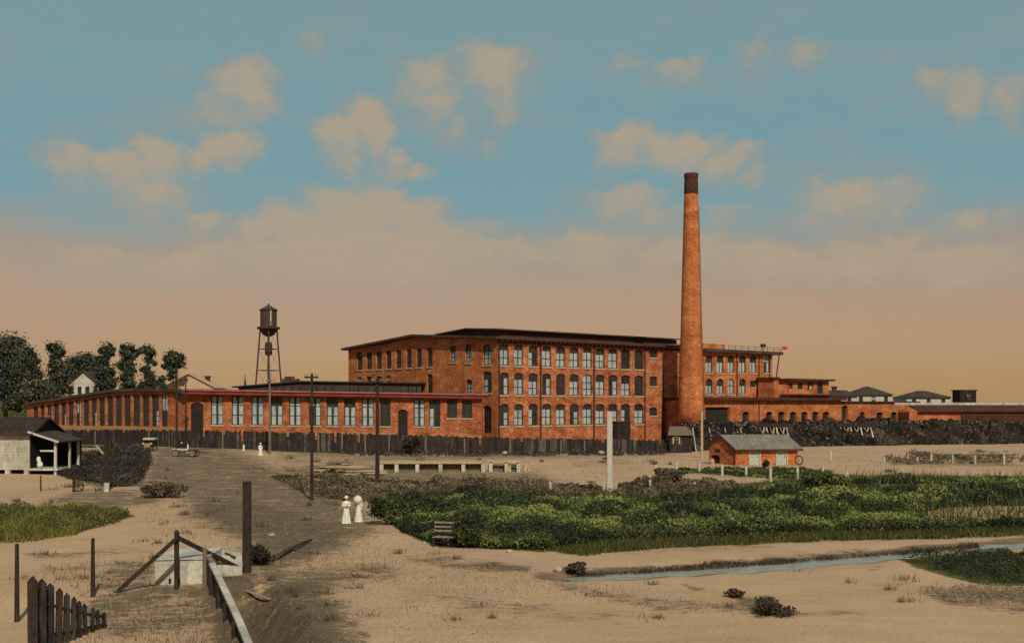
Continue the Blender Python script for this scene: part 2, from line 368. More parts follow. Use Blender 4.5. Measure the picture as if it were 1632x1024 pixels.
def inside(x, y, poly):
    r = np.zeros(np.shape(x), bool); n = len(poly)
    for i in range(n):
        ax, ay = poly[i]; bx, by = poly[(i + 1) % n]
        c = ((ay > y) != (by > y)) & (x < (bx - ax) * (y - ay) / (by - ay + 1e-12) + ax); r ^= c
    return r
def pmask(x, y, poly, soft, k=2.0):
    """soft mask of a polygon in pixel space; vertical distances count k times"""
    pl = [(a, b * k) for a, b in poly]; yy = y * k
    d = seg_dist(x, yy, pl + [pl[0]]); d = np.where(inside(x, yy, pl), d, -d)
    return np.clip(0.5 + d / soft, 0, 1)

# ------------------------------------------------------------------ ground
def make_ground():
    cols = np.unique(np.concatenate([np.linspace(-9000, -200, 40), np.arange(-200, 1840, 5.0), np.linspace(1840, 11000, 40)]))
    py = np.unique(np.concatenate([np.arange(645.9, 664, 1.5), np.arange(664, 1060, 1.6), np.linspace(1060, 1700, 40)]))[::-1]
    d = CAMZ * F / (py - HY); d = np.concatenate([[6.0], d, [40000.0]]); py = np.concatenate([[HY + CAMZ * F / 6.0], py, [645.3]])
    X = (cols[None, :] - CX) / F * d[:, None]; Y = np.repeat(d[:, None], len(cols), 1)
    nr, nc = X.shape; z = H(X, Y)
    px = np.repeat(cols[None, :], nr, 0); pp = np.repeat(py[:, None], nc, 1)
    Z = np.stack([X, Y, z], 2).reshape(-1, 3)
    idx = np.arange(nr * nc).reshape(nr, nc)
    fq = np.stack([idx[:-1, :-1], idx[:-1, 1:], idx[1:, 1:], idx[1:, :-1]], 2).reshape(-1, 4)
    me = bpy.data.meshes.new('ground')
    me.vertices.add(len(Z)); me.vertices.foreach_set('co', Z.astype(np.float32).ravel())
    me.loops.add(fq.size); me.loops.foreach_set('vertex_index', fq.astype(np.int32).ravel())
    me.polygons.add(len(fq)); me.polygons.foreach_set('loop_start', np.arange(0, fq.size, 4, dtype=np.int32))
    me.polygons.foreach_set('use_smooth', np.ones(len(fq), bool))
    x, y = px.ravel(), pp.ravel()
    M = lambda poly, soft, v=1.0, k=2.0: pmask(x, y, poly, soft, k) * v
    dark = np.zeros(len(x))
    for poly, soft, v in [
        ([(235, 716), (345, 712), (450, 745), (560, 785), (610, 845), (540, 880), (470, 905), (560, 1040), (395, 1040), (400, 910), (370, 850), (290, 828), (285, 800), (215, 765)], 55, .66),
        ([(290, 795), (400, 790), (520, 820), (600, 845), (520, 880), (440, 905), (380, 860), (300, 825)], 50, .78),
        ([(395, 925), (520, 905), (620, 900), (640, 910), (530, 935), (560, 985), (575, 1050), (390, 1050)], 80, .85),
        ([(430, 740), (600, 735), (860, 750), (960, 790), (700, 800), (560, 800), (470, 780)], 50, .62),
        ([(470, 712), (620, 722), (600, 750), (440, 745), (420, 722)], 40, .45),
        ([(640, 880), (760, 890), (850, 905), (840, 915), (760, 912), (640, 892)], 20, .5),
        ([(760, 890), (850, 902), (842, 914), (800, 910)], 14, .7),
        ([(850, 915), (960, 940), (1080, 955), (1200, 965), (1255, 978), (1060, 975), (900, 945)], 25, .5),
        ([(640, 925), (900, 960), (1100, 985), (900, 1000), (640, 965)], 60, .38), ([(30, 880), (240, 870), (250, 880), (60, 892)], 16, .45), ([(60, 905), (180, 895), (190, 903), (70, 915)], 14, .45), ([(1290, 905), (1420, 900), (1400, 908)], 10, .4), ([(1080, 925), (1130, 935), (1110, 942)], 10, .6), ([(1330, 935), (1460, 925), (1440, 936)], 12, .35),
        ([(1150, 938), (1215, 955), (1262, 968), (1250, 980), (1180, 968)], 22, .7),
        ([(1200, 975), (1360, 972), (1380, 980), (1200, 986)], 14, .6),
        ([(900, 905), (1050, 900), (1200, 888), (1380, 872), (1380, 880), (1200, 895), (1060, 903), (920, 915)], 14, .75),
        ([(1250, 885), (1560, 862), (1700, 855), (1700, 872), (1500, 872), (1280, 892)], 14, .7),
        ([(1450, 938), (1560, 932), (1700, 930), (1700, 985), (1500, 962)], 22, .5),
        ([(170, 935), (330, 925), (330, 990), (200, 1000), (60, 990), (120, 950)], 30, .55),
        ([(180, 890), (250, 895), (245, 935), (140, 940)], 25, .55),
        ([(130, 785), (290, 788), (250, 806), (150, 812), (60, 800)], 20, .6),
        ([(90, 705), (240, 712), (235, 780), (170, 785), (95, 752)], 20, .85),  # bush shadows painted dark into the ground colour
        ([(15, 715), (210, 700), (420, 716), (620, 724), (1080, 720), (1080, 727), (620, 736), (400, 728), (210, 722), (15, 735)], 18, .55),
        ([(1040, 748), (1140, 744), (1320, 750), (1320, 765), (1180, 762), (1060, 752)], 14, .6),
        ([(1010, 775), (1150, 770), (1200, 780), (1100, 800), (960, 795)], 20, .7),
        ([(1400, 735), (1600, 730), (1640, 745), (1420, 742)], 16, .55),
        ([(900, 735), (1000, 728), (1020, 740), (920, 745)], 14, .4),
        ([(960, 862), (1500, 845), (1660, 842), (1660, 858), (1300, 868), (980, 888)], 20, .35),
        ([(305, 905), (400, 890), (500, 1050), (340, 1050)], 50, .85)]:
        dark = np.maximum(dark, M(poly, soft, v))
    for rut in ([(470, 1040), (455, 960), (428, 905), (408, 860), (380, 800), (340, 750), (318, 722)], [(590, 1040), (540, 960), (490, 905), (452, 860), (410, 800), (362, 750), (332, 722)]):
        dr = seg_dist(x + 5 * np.sin(y * .11) + 3 * np.sin(y * .29), y, rut); wv = (y - 640) / 34.0 + 1; dark = np.maximum(dark, np.clip(1.2 - dr / wv, 0, 1) * .62 * (.7 + .3 * np.sin(y * .35)))
    grass = np.zeros(len(x))
    for poly, soft, v in [
        ([(600, 800), (640, 850), (700, 872), (860, 878), (1100, 862), (1400, 852), (1800, 848), (1800, 760), (1300, 755), (1150, 775), (960, 790), (800, 780), (640, 775)], 20, 1.0),
        ([(-100, 808), (190, 808), (215, 822), (130, 845), (20, 858), (-100, 862)], 14, 1.0),
        ([(1425, 890), (1560, 882), (1800, 876), (1800, 940), (1560, 930), (1470, 905)], 14, 1.0),
        ([(1040, 748), (1140, 744), (1330, 748), (1330, 760), (1180, 758)], 12, .7),
        ([(860, 872), (1100, 858), (1500, 846), (1500, 858), (1200, 868), (900, 884)], 16, .6)]:
        grass = np.maximum(grass, M(poly, soft, v))
    grass = grass * (1 - M([(1470, 820), (1500, 808), (1570, 806), (1700, 806), (1700, 832), (1560, 832), (1480, 832)], 8))
    pink = np.zeros(len(x))
    for poly, soft, v in [
        ([(715, 872), (760, 876), (830, 884), (880, 895), (880, 912), (845, 910), (800, 892), (735, 882)], 10, 1.0),
        ([(1000, 906), (1250, 886), (1420, 876), (1550, 866), (1550, 870), (1250, 892), (1020, 909)], 8, .8),
        ([(470, 872), (700, 864), (700, 867), (470, 876)], 6, .7),
        ([(430, 890), (500, 886), (500, 890), (400, 897)], 6, .7),
        ([(610, 722), (860, 724), (1100, 725), (1100, 735), (860, 736), (610, 736)], 10, .55),
        ([(1040, 757), (1230, 762), (1215, 772), (1080, 768), (1000, 760)], 12, .5),
        ([(1280, 715), (1660, 712), (1660, 724), (1280, 735)], 12, .5),
        ([(210, 775), (260, 768), (265, 800), (215, 805)], 16, .5)]:
        pink = np.maximum(pink, M(poly, soft, v))
    wet = np.clip(1.7 - seg_dist(X.ravel(), Y.ravel(), STREAM) / 1.25, 0, 1)
    far = sstep(210, 260, Y.ravel()); grass = np.maximum(grass, far * 0.9)
    ca = me.color_attributes.new('mask', 'FLOAT_COLOR', 'POINT')
    ca.data.foreach_set('color', np.stack([dark, grass, pink, wet], 1).astype(np.float32).ravel())
    m = bpy.data.materials.new('earth'); m.use_nodes = True; nt = m.node_tree; N = nt.nodes; L = nt.links
    b = N['Principled BSDF']; b.inputs['Roughness'].default_value = 0.95; b.inputs['Specular IOR Level'].default_value = 0.1
    tc = N.new('ShaderNodeTexCoord')
    def noise(s, det=6, r=0.65, st=(1, 1, 1)):
        mp = N.new('ShaderNodeMapping'); mp.inputs['Scale'].default_value = st; L.new(tc.outputs['Object'], mp.inputs[0])
        n = N.new('ShaderNodeTexNoise'); n.inputs['Scale'].default_value = s; n.inputs['Detail'].default_value = det; n.inputs['Roughness'].default_value = r; L.new(mp.outputs[0], n.inputs[0]); return n.outputs[0]
    def ramp(f, *cs):
        r = N.new('ShaderNodeValToRGB')
        while len(r.color_ramp.elements) < len(cs): r.color_ramp.elements.new(0.5)
        for i, (e, c) in enumerate(zip(r.color_ramp.elements, cs)): e.position = 0.3 + 0.4 * i / (len(cs) - 1); e.color = rgb(c, 1.15)
        L.new(f, r.inputs[0]); return r.outputs[0]
    def mth(op, a, b_=None):
        n = N.new('ShaderNodeMath'); n.operation = op
        for i, v in enumerate((a, b_)):
            if v is None: continue
            if isinstance(v, (int, float)): n.inputs[i].default_value = v
            else: L.new(v, n.inputs[i])
        return n.outputs[0]
    def mixc(f, a, c):
        n = N.new('ShaderNodeMix'); n.data_type = 'RGBA'; L.new(f, n.inputs[0]); L.new(a, n.inputs[6]); L.new(c, n.inputs[7]); return n.outputs[2]
    big = noise(0.12); mid = noise(0.9, 6, 0.7, (0.6, 1, 1)); fin = noise(7.0, 4, 0.7); streak = noise(0.55, 5, 0.65, (0.35, 1.6, 1))
    sand = ramp(mth('ADD', mth('MULTIPLY', big, 0.6), mth('MULTIPLY', streak, 0.4)), (154, 123, 90), (172, 140, 106), (184, 151, 117))
    drt_shade = ramp(mid, (52, 44, 34), (82, 71, 54), (110, 96, 74))
    grs = ramp(mid, (48, 48, 26), (70, 72, 34), (98, 92, 46))
    pk = ramp(mid, (160, 128, 104), (176, 144, 118))
    wt = ramp(mid, (78, 64, 48), (106, 88, 68))
    at = N.new('ShaderNodeAttribute'); at.attribute_name = 'mask'; sp = N.new('ShaderNodeSeparateColor'); grit = noise(26.0, 3, 0.7); med = noise(2.4, 5, 0.75, (0.7, 1.1, 1)); L.new(at.outputs['Color'], sp.inputs[0])
    nn = mth('ADD', mth('MULTIPLY', mid, 0.24), mth('ADD', mth('ADD', mth('MULTIPLY', fin, 0.20), mth('MULTIPLY', grit, 0.18)), mth('ADD', mth('MULTIPLY', med, 0.22), mth('MULTIPLY', streak, 0.16))))
    def brk(v, lo=0.36, hi=0.64, k=3.2):
        gate = N.new('ShaderNodeMapRange'); gate.inputs[1].default_value = 0.0; gate.inputs[2].default_value = 0.3; gate.inputs[3].default_value = 0.28; gate.inputs[4].default_value = 1.0; L.new(v, gate.inputs[0])
        s = mth('ADD', v, mth('MULTIPLY', mth('MULTIPLY', mth('SUBTRACT', nn, 0.5), k), gate.outputs[0])); r = N.new('ShaderNodeMapRange'); r.interpolation_type = 'SMOOTHSTEP'
        r.inputs[1].default_value = lo; r.inputs[2].default_value = hi; L.new(s, r.inputs[0]); return r.outputs[0]
    c = mixc(mth('MULTIPLY', brk(sp.outputs[2]), 0.85), sand, pk)
    c = mixc(mth('MULTIPLY', brk(sp.outputs[0], 0.30, 0.70, 6.0), 0.9), c, drt_shade)
    c = mixc(brk(sp.outputs[1]), c, grs)
    c = mixc(mth('MULTIPLY', brk(at.outputs['Alpha']), 0.75), c, wt)
    fm = N.new('ShaderNodeMapRange'); fm.inputs[1].default_value = 0.3; fm.inputs[2].default_value = 0.7; fm.inputs[3].default_value = 0.82; fm.inputs[4].default_value = 1.18; L.new(fin, fm.inputs[0])
    v = N.new('ShaderNodeVectorMath'); v.operation = 'SCALE'; L.new(c, v.inputs[0]); L.new(fm.outputs[0], v.inputs['Scale']); L.new(v.outputs[0], b.inputs['Base Color'])
    bp = N.new('ShaderNodeBump'); bp.inputs['Strength'].default_value = 0.5; bp.inputs['Distance'].default_value = 0.12; L.new(nn, bp.inputs['Height']); L.new(bp.outputs[0], b.inputs['Normal'])
    me.materials.append(m); me.update(calc_edges=True)
    o = bpy.data.objects.new('ground', me); C.objects.link(o); struct(o)
make_ground()

def make_stream():
    pts = [Vector((x, y, -0.16)) for x, y in STREAM]; fine = []
    for a, b in zip(pts[:-1], pts[1:]):
        for k in range(8): fine.append(a.lerp(b, k / 8))
    mb = MB(); vs = []; fs = []
    for i, p in enumerate(fine):
        t = (fine[min(i + 1, len(fine) - 1)] - fine[max(i - 1, 0)]).normalized(); n = Vector((-t.y, t.x, 0)); w = 1.7 * min(1, 0.25 + i / 22)
        vs += [p + n * w, p - n * w]
    for i in range(len(fine) - 1): fs.append((2 * i, 2 * i + 1, 2 * i + 3, 2 * i + 2))
    mb.add(vs, fs)
    m = mat('stream_water', [(118, 116, 98), (138, 138, 120), (158, 150, 128)], 1.3, 0.3, 3, 0.12, 0.1, (1, 2, 1), 0.25)
    struct(mb.build('stream', m))
make_stream()

# ------------------------------------------------------------------ building helpers
def wall(mb, fr, u0, u1, z0, z1, holes=(), thick=0.35, warp=None, mi=0):
    w = warp or (lambda u, z: z)
    us = sorted(set([u0, u1] + [h[0] for h in holes] + [h[1] for h in holes])); zs = sorted(set([z0, z1] + [h[2] for h in holes] + [h[3] for h in holes]))
    if warp:
        ex = []
        for a, b in zip(us[:-1], us[1:]): ex += [a + (b - a) * k / 2 for k in range(2)]
        us = sorted(set(ex + [us[-1]]))
    for a, b in zip(us[:-1], us[1:]):
        for c, d in zip(zs[:-1], zs[1:]):
            um, zm = (a + b) / 2, (c + d) / 2
            if any(h[0] < um < h[1] and h[2] < zm < h[3] for h in holes): continue
            mb.quad(fr.pt(a, w(a, c)), fr.pt(b, w(b, c)), fr.pt(b, w(b, d)), fr.pt(a, w(a, d)), mi=mi)
    for h in holes:
        a, b, c, d = h[:4]; r = h[4] if len(h) > 4 else 0
        q = lambda u, z, o: fr.pt(u, w(u, z), o)
        mb.quad(q(a, c, 0), q(a, c, -thick), q(b, c, -thick), q(b, c, 0), mi=mi)
        mb.quad(q(a, d, 0), q(b, d, 0), q(b, d, -thick), q(a, d, -thick), mi=mi)
        mb.quad(q(a, c, 0), q(a, d, 0), q(a, d, -thick), q(a, c, -thick), mi=mi)
        mb.quad(q(b, c, 0), q(b, c, -thick), q(b, d, -thick), q(b, d, 0), mi=mi)
        if r:
            n = 8; arc = []
            for k in range(n + 1):
                t = -1 + 2 * k / n; arc.append((a + (b - a) * k / n, d - r * t * t))
            for (x0, y0), (x1, y1) in zip(arc[:-1], arc[1:]):
                mb.quad(q(x0, y0, 0), q(x1, y1, 0), q(x1, d, 0), q(x0, d, 0), mi=mi)
                mb.quad(q(x0, y0, 0), q(x0, y0, -thick), q(x1, y1, -thick), q(x1, y1, 0), mi=mi)
def shell(mb, fr, u0, u1, z0, z1, depth, mi=0):
    """the two side walls and the back wall of a building whose front lies on fr"""
    for a, oa, b, ob in ((u0, -depth, u0, 0), (u1, 0, u1, -depth), (u1, -depth, u0, -depth)):
        mb.quad(fr.pt(a, z0, oa), fr.pt(b, z0, ob), fr.pt(b, z1, ob), fr.pt(a, z1, oa), mi=mi)
def window(root, fr, a, b, c, d, kind='pale', tf=0.3, depth=0.2, rows=3, cols=2, warp=None, sill=True, bar=0.13, sillmat=None, mull=None, top=None):
    w = warp or (lambda u, z: z); mb = MB(); s = bar
    for x0, x1, z0, z1 in ((a, a + s, c, d), (b - s, b, c, d), (a + s, b - s, c, c + s), (a + s, b - s, d - s, d)):
        mb.fbox(fr, x0, x1, z0, z1, -depth - 0.1, -depth, w=warp)
    for k in range(1, cols):
        u = a + (b - a) * k / cols; mw = mull or s * .6; mb.fbox(fr, u - mw, u + mw, c + s, d - s, -depth - 0.08, -depth - 0.012, w=warp)
    zt = d - (d - c) * tf
    hs = [zt] + [c + (zt - c) * k / (rows - 1) for k in range(1, rows - 1)]
    for z in hs: mb.fbox(fr, a + s, b - s, z - s * .45, z + s * .45, -depth - 0.07, -depth - 0.016, w=warp)
    o = mb.build('window', FRAME, root)
    pb = MB(); q = lambda u, z: fr.pt(u, w(u, z), -depth - 0.06); um = (a + b) / 2
    dk = {'pale': (0, 0), 'dark': (1, 1), 'left': (1, 0), 'right': (0, 1)}[kind]
    pb.quad(q(a, c), q(um, c), q(um, zt), q(a, zt), mi=dk[0]); pb.quad(q(um, c), q(b, c), q(b, zt), q(um, zt), mi=dk[1])
    tm_ = 0 if top == 'pale' or tf <= 0.05 or random.random() > 0.88 else 1
    pb.quad(q(a, zt), q(b, zt), q(b, d), q(a, d), mi=tm_)
    pb.build('pane', [PALE, DARKG], o)
    if sill:
        sb = MB(); sb.fbox(fr, a - 0.12, b + 0.12, c - 0.24, c - 0.003, -0.05, 0.12, w=warp); sb.build('sill', sillmat or STONE, o)
    return o
def pxrect(fr, x0, x1, y0, y1, z=None):
    a, _ = fr.uv(x0, 645); b, _ = fr.uv(x1, 645); xm = (x0 + x1) / 2
    if z: return (a, b, z[0], z[1])
    _, zt = fr.uv(xm, y0); _, zb = fr.uv(xm, y1); return (a, b, zb, zt)
def door(root, fr, r, depth=0.22, m=None):
    a, b, c, d = r; mb = MB(); mb.fbox(fr, a, b, c, d, -depth - 0.08, -depth)
    for z in (0.25, 0.6, 0.92): mb.fbox(fr, a, b, c + (d - c) * z - .08, c + (d - c) * z + .08, -depth + 0.003, -depth + 0.05)
    mb.fbox(fr, (a + b) / 2 - .05, (a + b) / 2 + .05, c, d, -depth + 0.003, -depth + 0.06)
    return mb.build('door', m or VOID, root)

# ------------------------------------------------------------------ the three storey mill
c0 = P(793, HY, 167)
FA = Frame((c0.x, c0.y), (0.773, 0.634)); EN = Frame((c0.x, c0.y), (-0.634, 0.773), (-0.773, -0.634))
LF, LE = 41.0, 43.7
def at(s, e, z): p = FA.O + FA.u * s + EN.u * e; return Vector((p.x, p.y, z))
def make_mill():
    root = thing('mill_building', 'three storey red brick mill with rows of tall arched windows beside the chimney', 'mill', (c0.x, c0.y, 0))
    xs = [760 + .23443 * v for v in (186, 285, 383, 475, 570, 662, 752, 838, 926, 1012, 1103)]
    rows = [(13.05, 16.35), (8.55, 12.0), (3.8, 7.2)]
    kinds = ['p p r p p p p p p d d', 'l p p l d p p p l p d', 'l p r p p l p p p r p']
    K = {'p': 'pale', 'r': 'right', 'l': 'left', 'd': 'dark'}
    H1, W1 = [], []
    for (zb, zt), ks in zip(rows, kinds):
        for x, k in zip(xs, ks.split()):
            a, b, c, d = pxrect(FA, x - 7.3, x + 7.3, 0, 0, (zb, zt)); H1.append((a, b, c, d, 0.32)); W1.append((a, b, c, d, K[k], random.uniform(.22, .4)))
    for y0, y1 in ((557, 569.5), (599.5, 615), (649, 662)):
        r = pxrect(FA, 1035.5, 1047.5, y0, y1); H1.append(r + (0.12,)); W1.append(r + ('dark', 0.0))
    mb = MB(); wall(mb, FA, 0, LF, -1, 17.0, H1); mb.build('wall', BRICK, root)
    for a, b, c, d, k, tf in W1: window(root, FA, a, b, c, d, k, tf, rows=2 if d - c < 2 else 3)
    H2, W2 = [], []
    for i, x in enumerate((155, 225, 298, 370, 443, 520, 595, 675)):
        p = 540 + x * .21488; a, b, c, d = pxrect(EN, p - 4.3, p + 4.3, 0, 0, (13.3, 16.45)); a, b = sorted((a, b))
        H2.append((a, b, c, d, .2)); W2.append((a, b, c, d, 'dark', .3))
        if i in (0, 1, 2, 3, 7):
            H2.append((a, b, 8.9, 12.1, .2)); W2.append((a, b, 8.9, 12.1, 'dark', .3))
    for x, w_, y0, y1, k in ((848, 22, 235, 358, 'pale'), (962, 22, 222, 362, 'pale'), (1100, 31, 224, 378, 'pale'), (966, 22, 484, 582, 'pale'), (1100, 32, 425, 585, 'left')):
        p = 540 + x * .21488; h = w_ * .21488
        a, b, c, d = pxrect(EN, p - h, p + h, 500 + y0 * .21488, 500 + y1 * .21488); a, b = sorted((a, b)); H2.append((a, b, c, d, .25)); W2.append((a, b, c, d, k, .35))
    a, b, c, d = pxrect(EN, 770, 783, 646, 690); a, b = sorted((a, b)); H2.append((a, b, c, d, .3)); dr = (a, b, c, d)
    mb = MB(); wall(mb, EN, 0, LE, -1, 17.0, H2)
    mb.quad(EN.pt(0, 17.0), EN.pt(LE, 17.0), EN.pt(LE / 2, 18.35)); mb.build('wall', BRICK2, root)
    for a, b, c, d, k, tf in W2: window(root, EN, a, b, c, d, k, tf)
    door(root, EN, dr)
    mb = MB()
    for p, q in (((LF, 0), (LF, LE)), ((LF, LE), (0, LE))):
        mb.quad(at(*p, -1), at(*q, -1), at(*q, 17.0), at(*p, 17.0))
    mb.quad(at(LF, 0, 17.0), at(LF, LE / 2, 18.35), at(LF, LE, 17.0))
    mb.build('wall', BRICK, root)
    mb = MB(); mb.fbox(FA, LF + 1.02, 56.4, 16.95, 17.3, -41, -3.0); mb.build('link_roof', ROOFB, root)
    # low gabled roof with deep eaves
    ov = 1.0; mb = MB(); k = 1.35 / (LE / 2)
    for e0, e1, z0, z1 in ((-ov, LE / 2, 17.05 - ov * k, 18.42), (LE / 2, LE + ov, 18.42, 17.05 - ov * k)):
        mb.hexa([at(-ov, e0, z0), at(LF + ov, e0, z0), at(LF + ov, e1, z1), at(-ov, e1, z1)], [at(-ov, e0, z0 + .38), at(LF + ov, e0, z0 + .38), at(LF + ov, e1, z1 + .38), at(-ov, e1, z1 + .38)])
    mb.build('roof', ROOFB, root)
    mb = MB()
    for i in range(42):
        s = 0.3 + i * (LF - .6) / 41; mb.beam(at(s, 0, 16.78), at(s, -ov + .1, 16.74), .14, .2)
    mb.build('rafter_ends', EAVE, root)
    mb = MB(); mb.fbox(FA, 0, LF, 16.45, 16.66, 0.0, 0.1); mb.build('cornice', EAVE, root)
    # monitor along the ridge
    s0, s1, e0, e1 = 11.2, 55.0, 13.4, 30.3; mm = (e0 + e1) / 2
    mon = MB(); z0, z1 = 17.2, 19.55
    for p, q in (((s0, e1), (s0, e0)), ((s0, e0), (s1, e0)), ((s1, e0), (s1, e1)), ((s1, e1), (s0, e1))): mon.quad(at(*p, z0), at(*q, z0), at(*q, z1), at(*p, z1))
    mon.quad(at(s0, e1, z1), at(s0, e0, z1), at(s0, mm, 20.1)); mon.quad(at(s1, e0, z1), at(s1, e1, z1), at(s1, mm, 20.1))
    m_ = mon.build('roof_monitor', EAVE, root)
    mr = MB(); o_ = .9
    for a_, b_, za, zb in ((e0 - o_, mm, z1 + .0, 20.13), (mm, e1 + o_, 20.13, z1 + .0)):
        mr.hexa([at(s0 - o_, a_, za), at(s1 + o_, a_, za), at(s1 + o_, b_, zb), at(s0 - o_, b_, zb)], [at(s0 - o_, a_, za + .22), at(s1 + o_, a_, za + .22), at(s1 + o_, b_, zb + .22), at(s0 - o_, b_, zb + .22)])
    mr.build('roof', ROOFB, m_)
    for p in (794.5, 861, 946, 1027, 1056):
        u, _ = FA.uv(p, 645); mb = MB(); mb.tube([FA.pt(u, 16.4, .14), FA.pt(u, 1.0, .14)], .12, 8)
        for z in (4, 8, 12, 15.5): mb.fbox(FA, u - .2, u + .2, z, z + .15, 0.003, .16)
        mb.build('downpipe', EAVE, root)
    r = pxrect(FA, 976, 998, 672, 691); mb = MB(); mb.fbox(FA, r[0], r[1], -.5, r[3], 0.003, 1.0); o = mb.build('entrance_porch', VOID, root)
    mb = MB(); mb.fbox(FA, r[0] - .15, r[1] + .15, r[3] + .003, r[3] + .15, 0.003, 1.15); mb.build('porch_roof', ROOFB, o)
    # outside stair at the far corner
    mb = MB(); ua, za = FA.uv(1057, 697); ub, zb = FA.uv(1071, 664)
    n = 12
    for k in range(n):
        t = k / (n - 1); u = ua + (ub - ua) * t; z = za + (zb - za) * t; mb.fbox(FA, u, u + .34, z, z + .1, 0.1, 1.3)
    mb.beam(FA.pt(ua, za, 1.3), FA.pt(ub, zb, 1.3), .1, .3); mb.beam(FA.pt(ua, za + 1.0, 1.3), FA.pt(ub, zb + 1.0, 1.3), .08, .1)
    for t in (0, .33, .66, 1): mb.beam(FA.pt(ua + (ub - ua) * t, za + (zb - za) * t, 1.3), FA.pt(ua + (ub - ua) * t, za + (zb - za) * t + 1.0, 1.3), .08, .08)
    mb.fbox(FA, ub, ub + 1.2, zb - .1, zb + .06, 0.1, 1.3); mb.beam(FA.pt(ub + 1.0, zb, 1.2), FA.pt(ub + 1.0, 1, 1.2), .14, .14)
    mb.build('stair', EAVE, root)
    # link added behind the far corner, the gap's shade painted as dark brick
    mb = MB(); L2 = FA.off(-7); mb.fbox(L2, LF + 0.01, 56.0, -1, 16.9, -33, 0); o = mb.build('link_tower', mat('shade_brick', [(62, 34, 24), (84, 48, 32)], .4, .95, 3, .4), root)
make_mill()

# ------------------------------------------------------------------ the single storey weaving shed
def make_shed():
    A, B = P(300, HY, 166), P(768, HY, 163); L_ = P(43, HY, 190)
    fr = Frame((A.x, A.y), (B.x - A.x, B.y - A.y)); LB = (Vector((B.x, B.y)) - fr.O).length
    en = Frame((A.x, A.y), (L_.x - A.x, L_.y - A.y), None); en.n = Vector((-en.u.y, en.u.x)) if Vector((-en.u.y, en.u.x)).y < 0 else Vector((en.u.y, -en.u.x))
    LL = (Vector((L_.x, L_.y)) - en.O).length
    root = thing('weaving_shed', 'long single storey red brick mill shed with paired pale windows and red eaves', 'mill shed', (A.x, A.y, 0))
    za, zb = 8.85, 8.1; fw = lambda u, z: z + (zb - za) * max(0, min(1, u / LB)) * (z > 6) * 1.0
    fw = lambda u, z: z if z < 2 else z + (zb - za) * (u / LB) * min(1, (z - 2) / 5)
    Hs, Ws = [], []
    for x, w_, k in [(345.6, 9.6, 'pale'), (378.5, 9.4, 'pale'), (410, 9.4, 'pale'), (440.8, 9.4, 'pale'), (470, 9.4, 'pale'), (501.5, 9.2, 'left'), (529.7, 9.2, 'pale'), (557.6, 9.2, 'pale'), (586, 9.2, 'pale'), (614, 8.2, 'dark'), (668, 8.6, 'pale'), (692.6, 9, 'right')]:
        a, b, c, d = pxrect(fr, x - w_, x + w_, 0, 0, (4.05, 8.45)); Hs.append((a, b, c, d)); Ws.append((a, b, c, d, k))
    for x in (720.5, 744.5):
        a, b, c, d = pxrect(fr, x - 8, x + 8, 0, 0, (5.55, 8.45)); Hs.append((a, b, c, d)); Ws.append((a, b, c, d, 'dark'))
    D = []
    for x, w_, zt in ((314, 10, 7.4), (642, 7.6, 6.9)):
        a, b, c, d = pxrect(fr, x - w_, x + w_, 0, 0, (1.6, zt)); Hs.append((a, b, c, d, .35)); D.append((a, b, c, d))
    mb = MB(); wall(mb, fr, 0, LB, -1, za, Hs, warp=fw); mb.build('wall', BRICKD, root)
    for a, b, c, d, k in Ws: window(root, fr, a, b, c, d, k, .30, rows=3, cols=2, warp=fw, bar=.12, mull=.17, top='pale' if k in ('pale', 'left') and random.random() < .8 else None)
    for r in D: door(root, fr, (r[0], r[1], r[2], fw(r[0], r[3])))
    # left end wall under a low gable
    prof_px = [(300, 622.5), (279, 619), (219, 618.5), (180, 620.5), (131, 628), (90, 634.5), (43, 641.5)]
    pe = [en.uv(x, y) for x, y in prof_px]; eu = [p[0] for p in pe]; ez = [p[1] for p in pe]; top = lambda u: float(np.interp(u, eu, ez))
    ZT = 10.0; ew = lambda u, z: z if z < 3 else 3 + (z - 3) * (top(u) - .35 - 3) / (ZT - 3)
    pil = [51, 62.4, 73, 83.7, 95.5, 107, 119, 131, 143.6, 156, 169, 182, 196, 210, 225, 239.6, 255, 269]
    Hs = []
    for a_, b_ in zip(pil[:-1], pil[1:]):
        a, _ = en.uv(b_ - 1.9, 645); b, _ = en.uv(a_ + 1.9, 645); Hs.append((a, b, 3.75, 9.35))
    mb = MB(); wall(mb, en, 0, LL, -1, ZT, Hs, thick=.3, warp=ew); mb.build('wall', BRICKD, root)
    for a, b, c, d in Hs: window(root, en, a, b, c, d, random.choice(('dark', 'dark', 'left', 'dark', 'right')), .5, depth=.16, rows=4, cols=2, warp=ew, sill=False, bar=.11)
    mb = MB(); mb.fbox(en, -.1, LL, 2.6, 3.62, 0.0, .12); mb.fbox(fr, 0.1, D[0][0] - .1, 2.4, 3.0, 0, .12); mb.fbox(fr, D[0][1] + .1, D[1][0] - .1, 2.3, 2.9, 0, .12); mb.fbox(fr, D[1][1] + .1, LB, 1.9, 2.5, 0, .12)
    mb.build('plinth', SAND_BRICK, root)
    # roof swept back from the front eaves to the mill
    mb = MB(); rm = Vector((-25.5, 195.0)); rb = Vector((B.x + 1.0, B.y)); n = len(eu)
    Lp = [Vector((*(en.O + en.u * u), z)) for u, z in zip(eu, ez)]; Rp = []
    for u, z in zip(eu, ez):
        t = u / LL; q = rb.lerp(rm, t); Rp.append(Vector((q.x, q.y, z + (zb - za))))
    fo = Vector((fr.n.x, fr.n.y, 0)) * .7; lo = Vector((en.n.x, en.n.y, 0)) * .7
    Lp[0] = Lp[0] + fo + lo; Rp[0] = Rp[0] + fo
    for i in range(1, n): Lp[i] = Lp[i] + lo
    dn = Vector((0, 0, -.42))
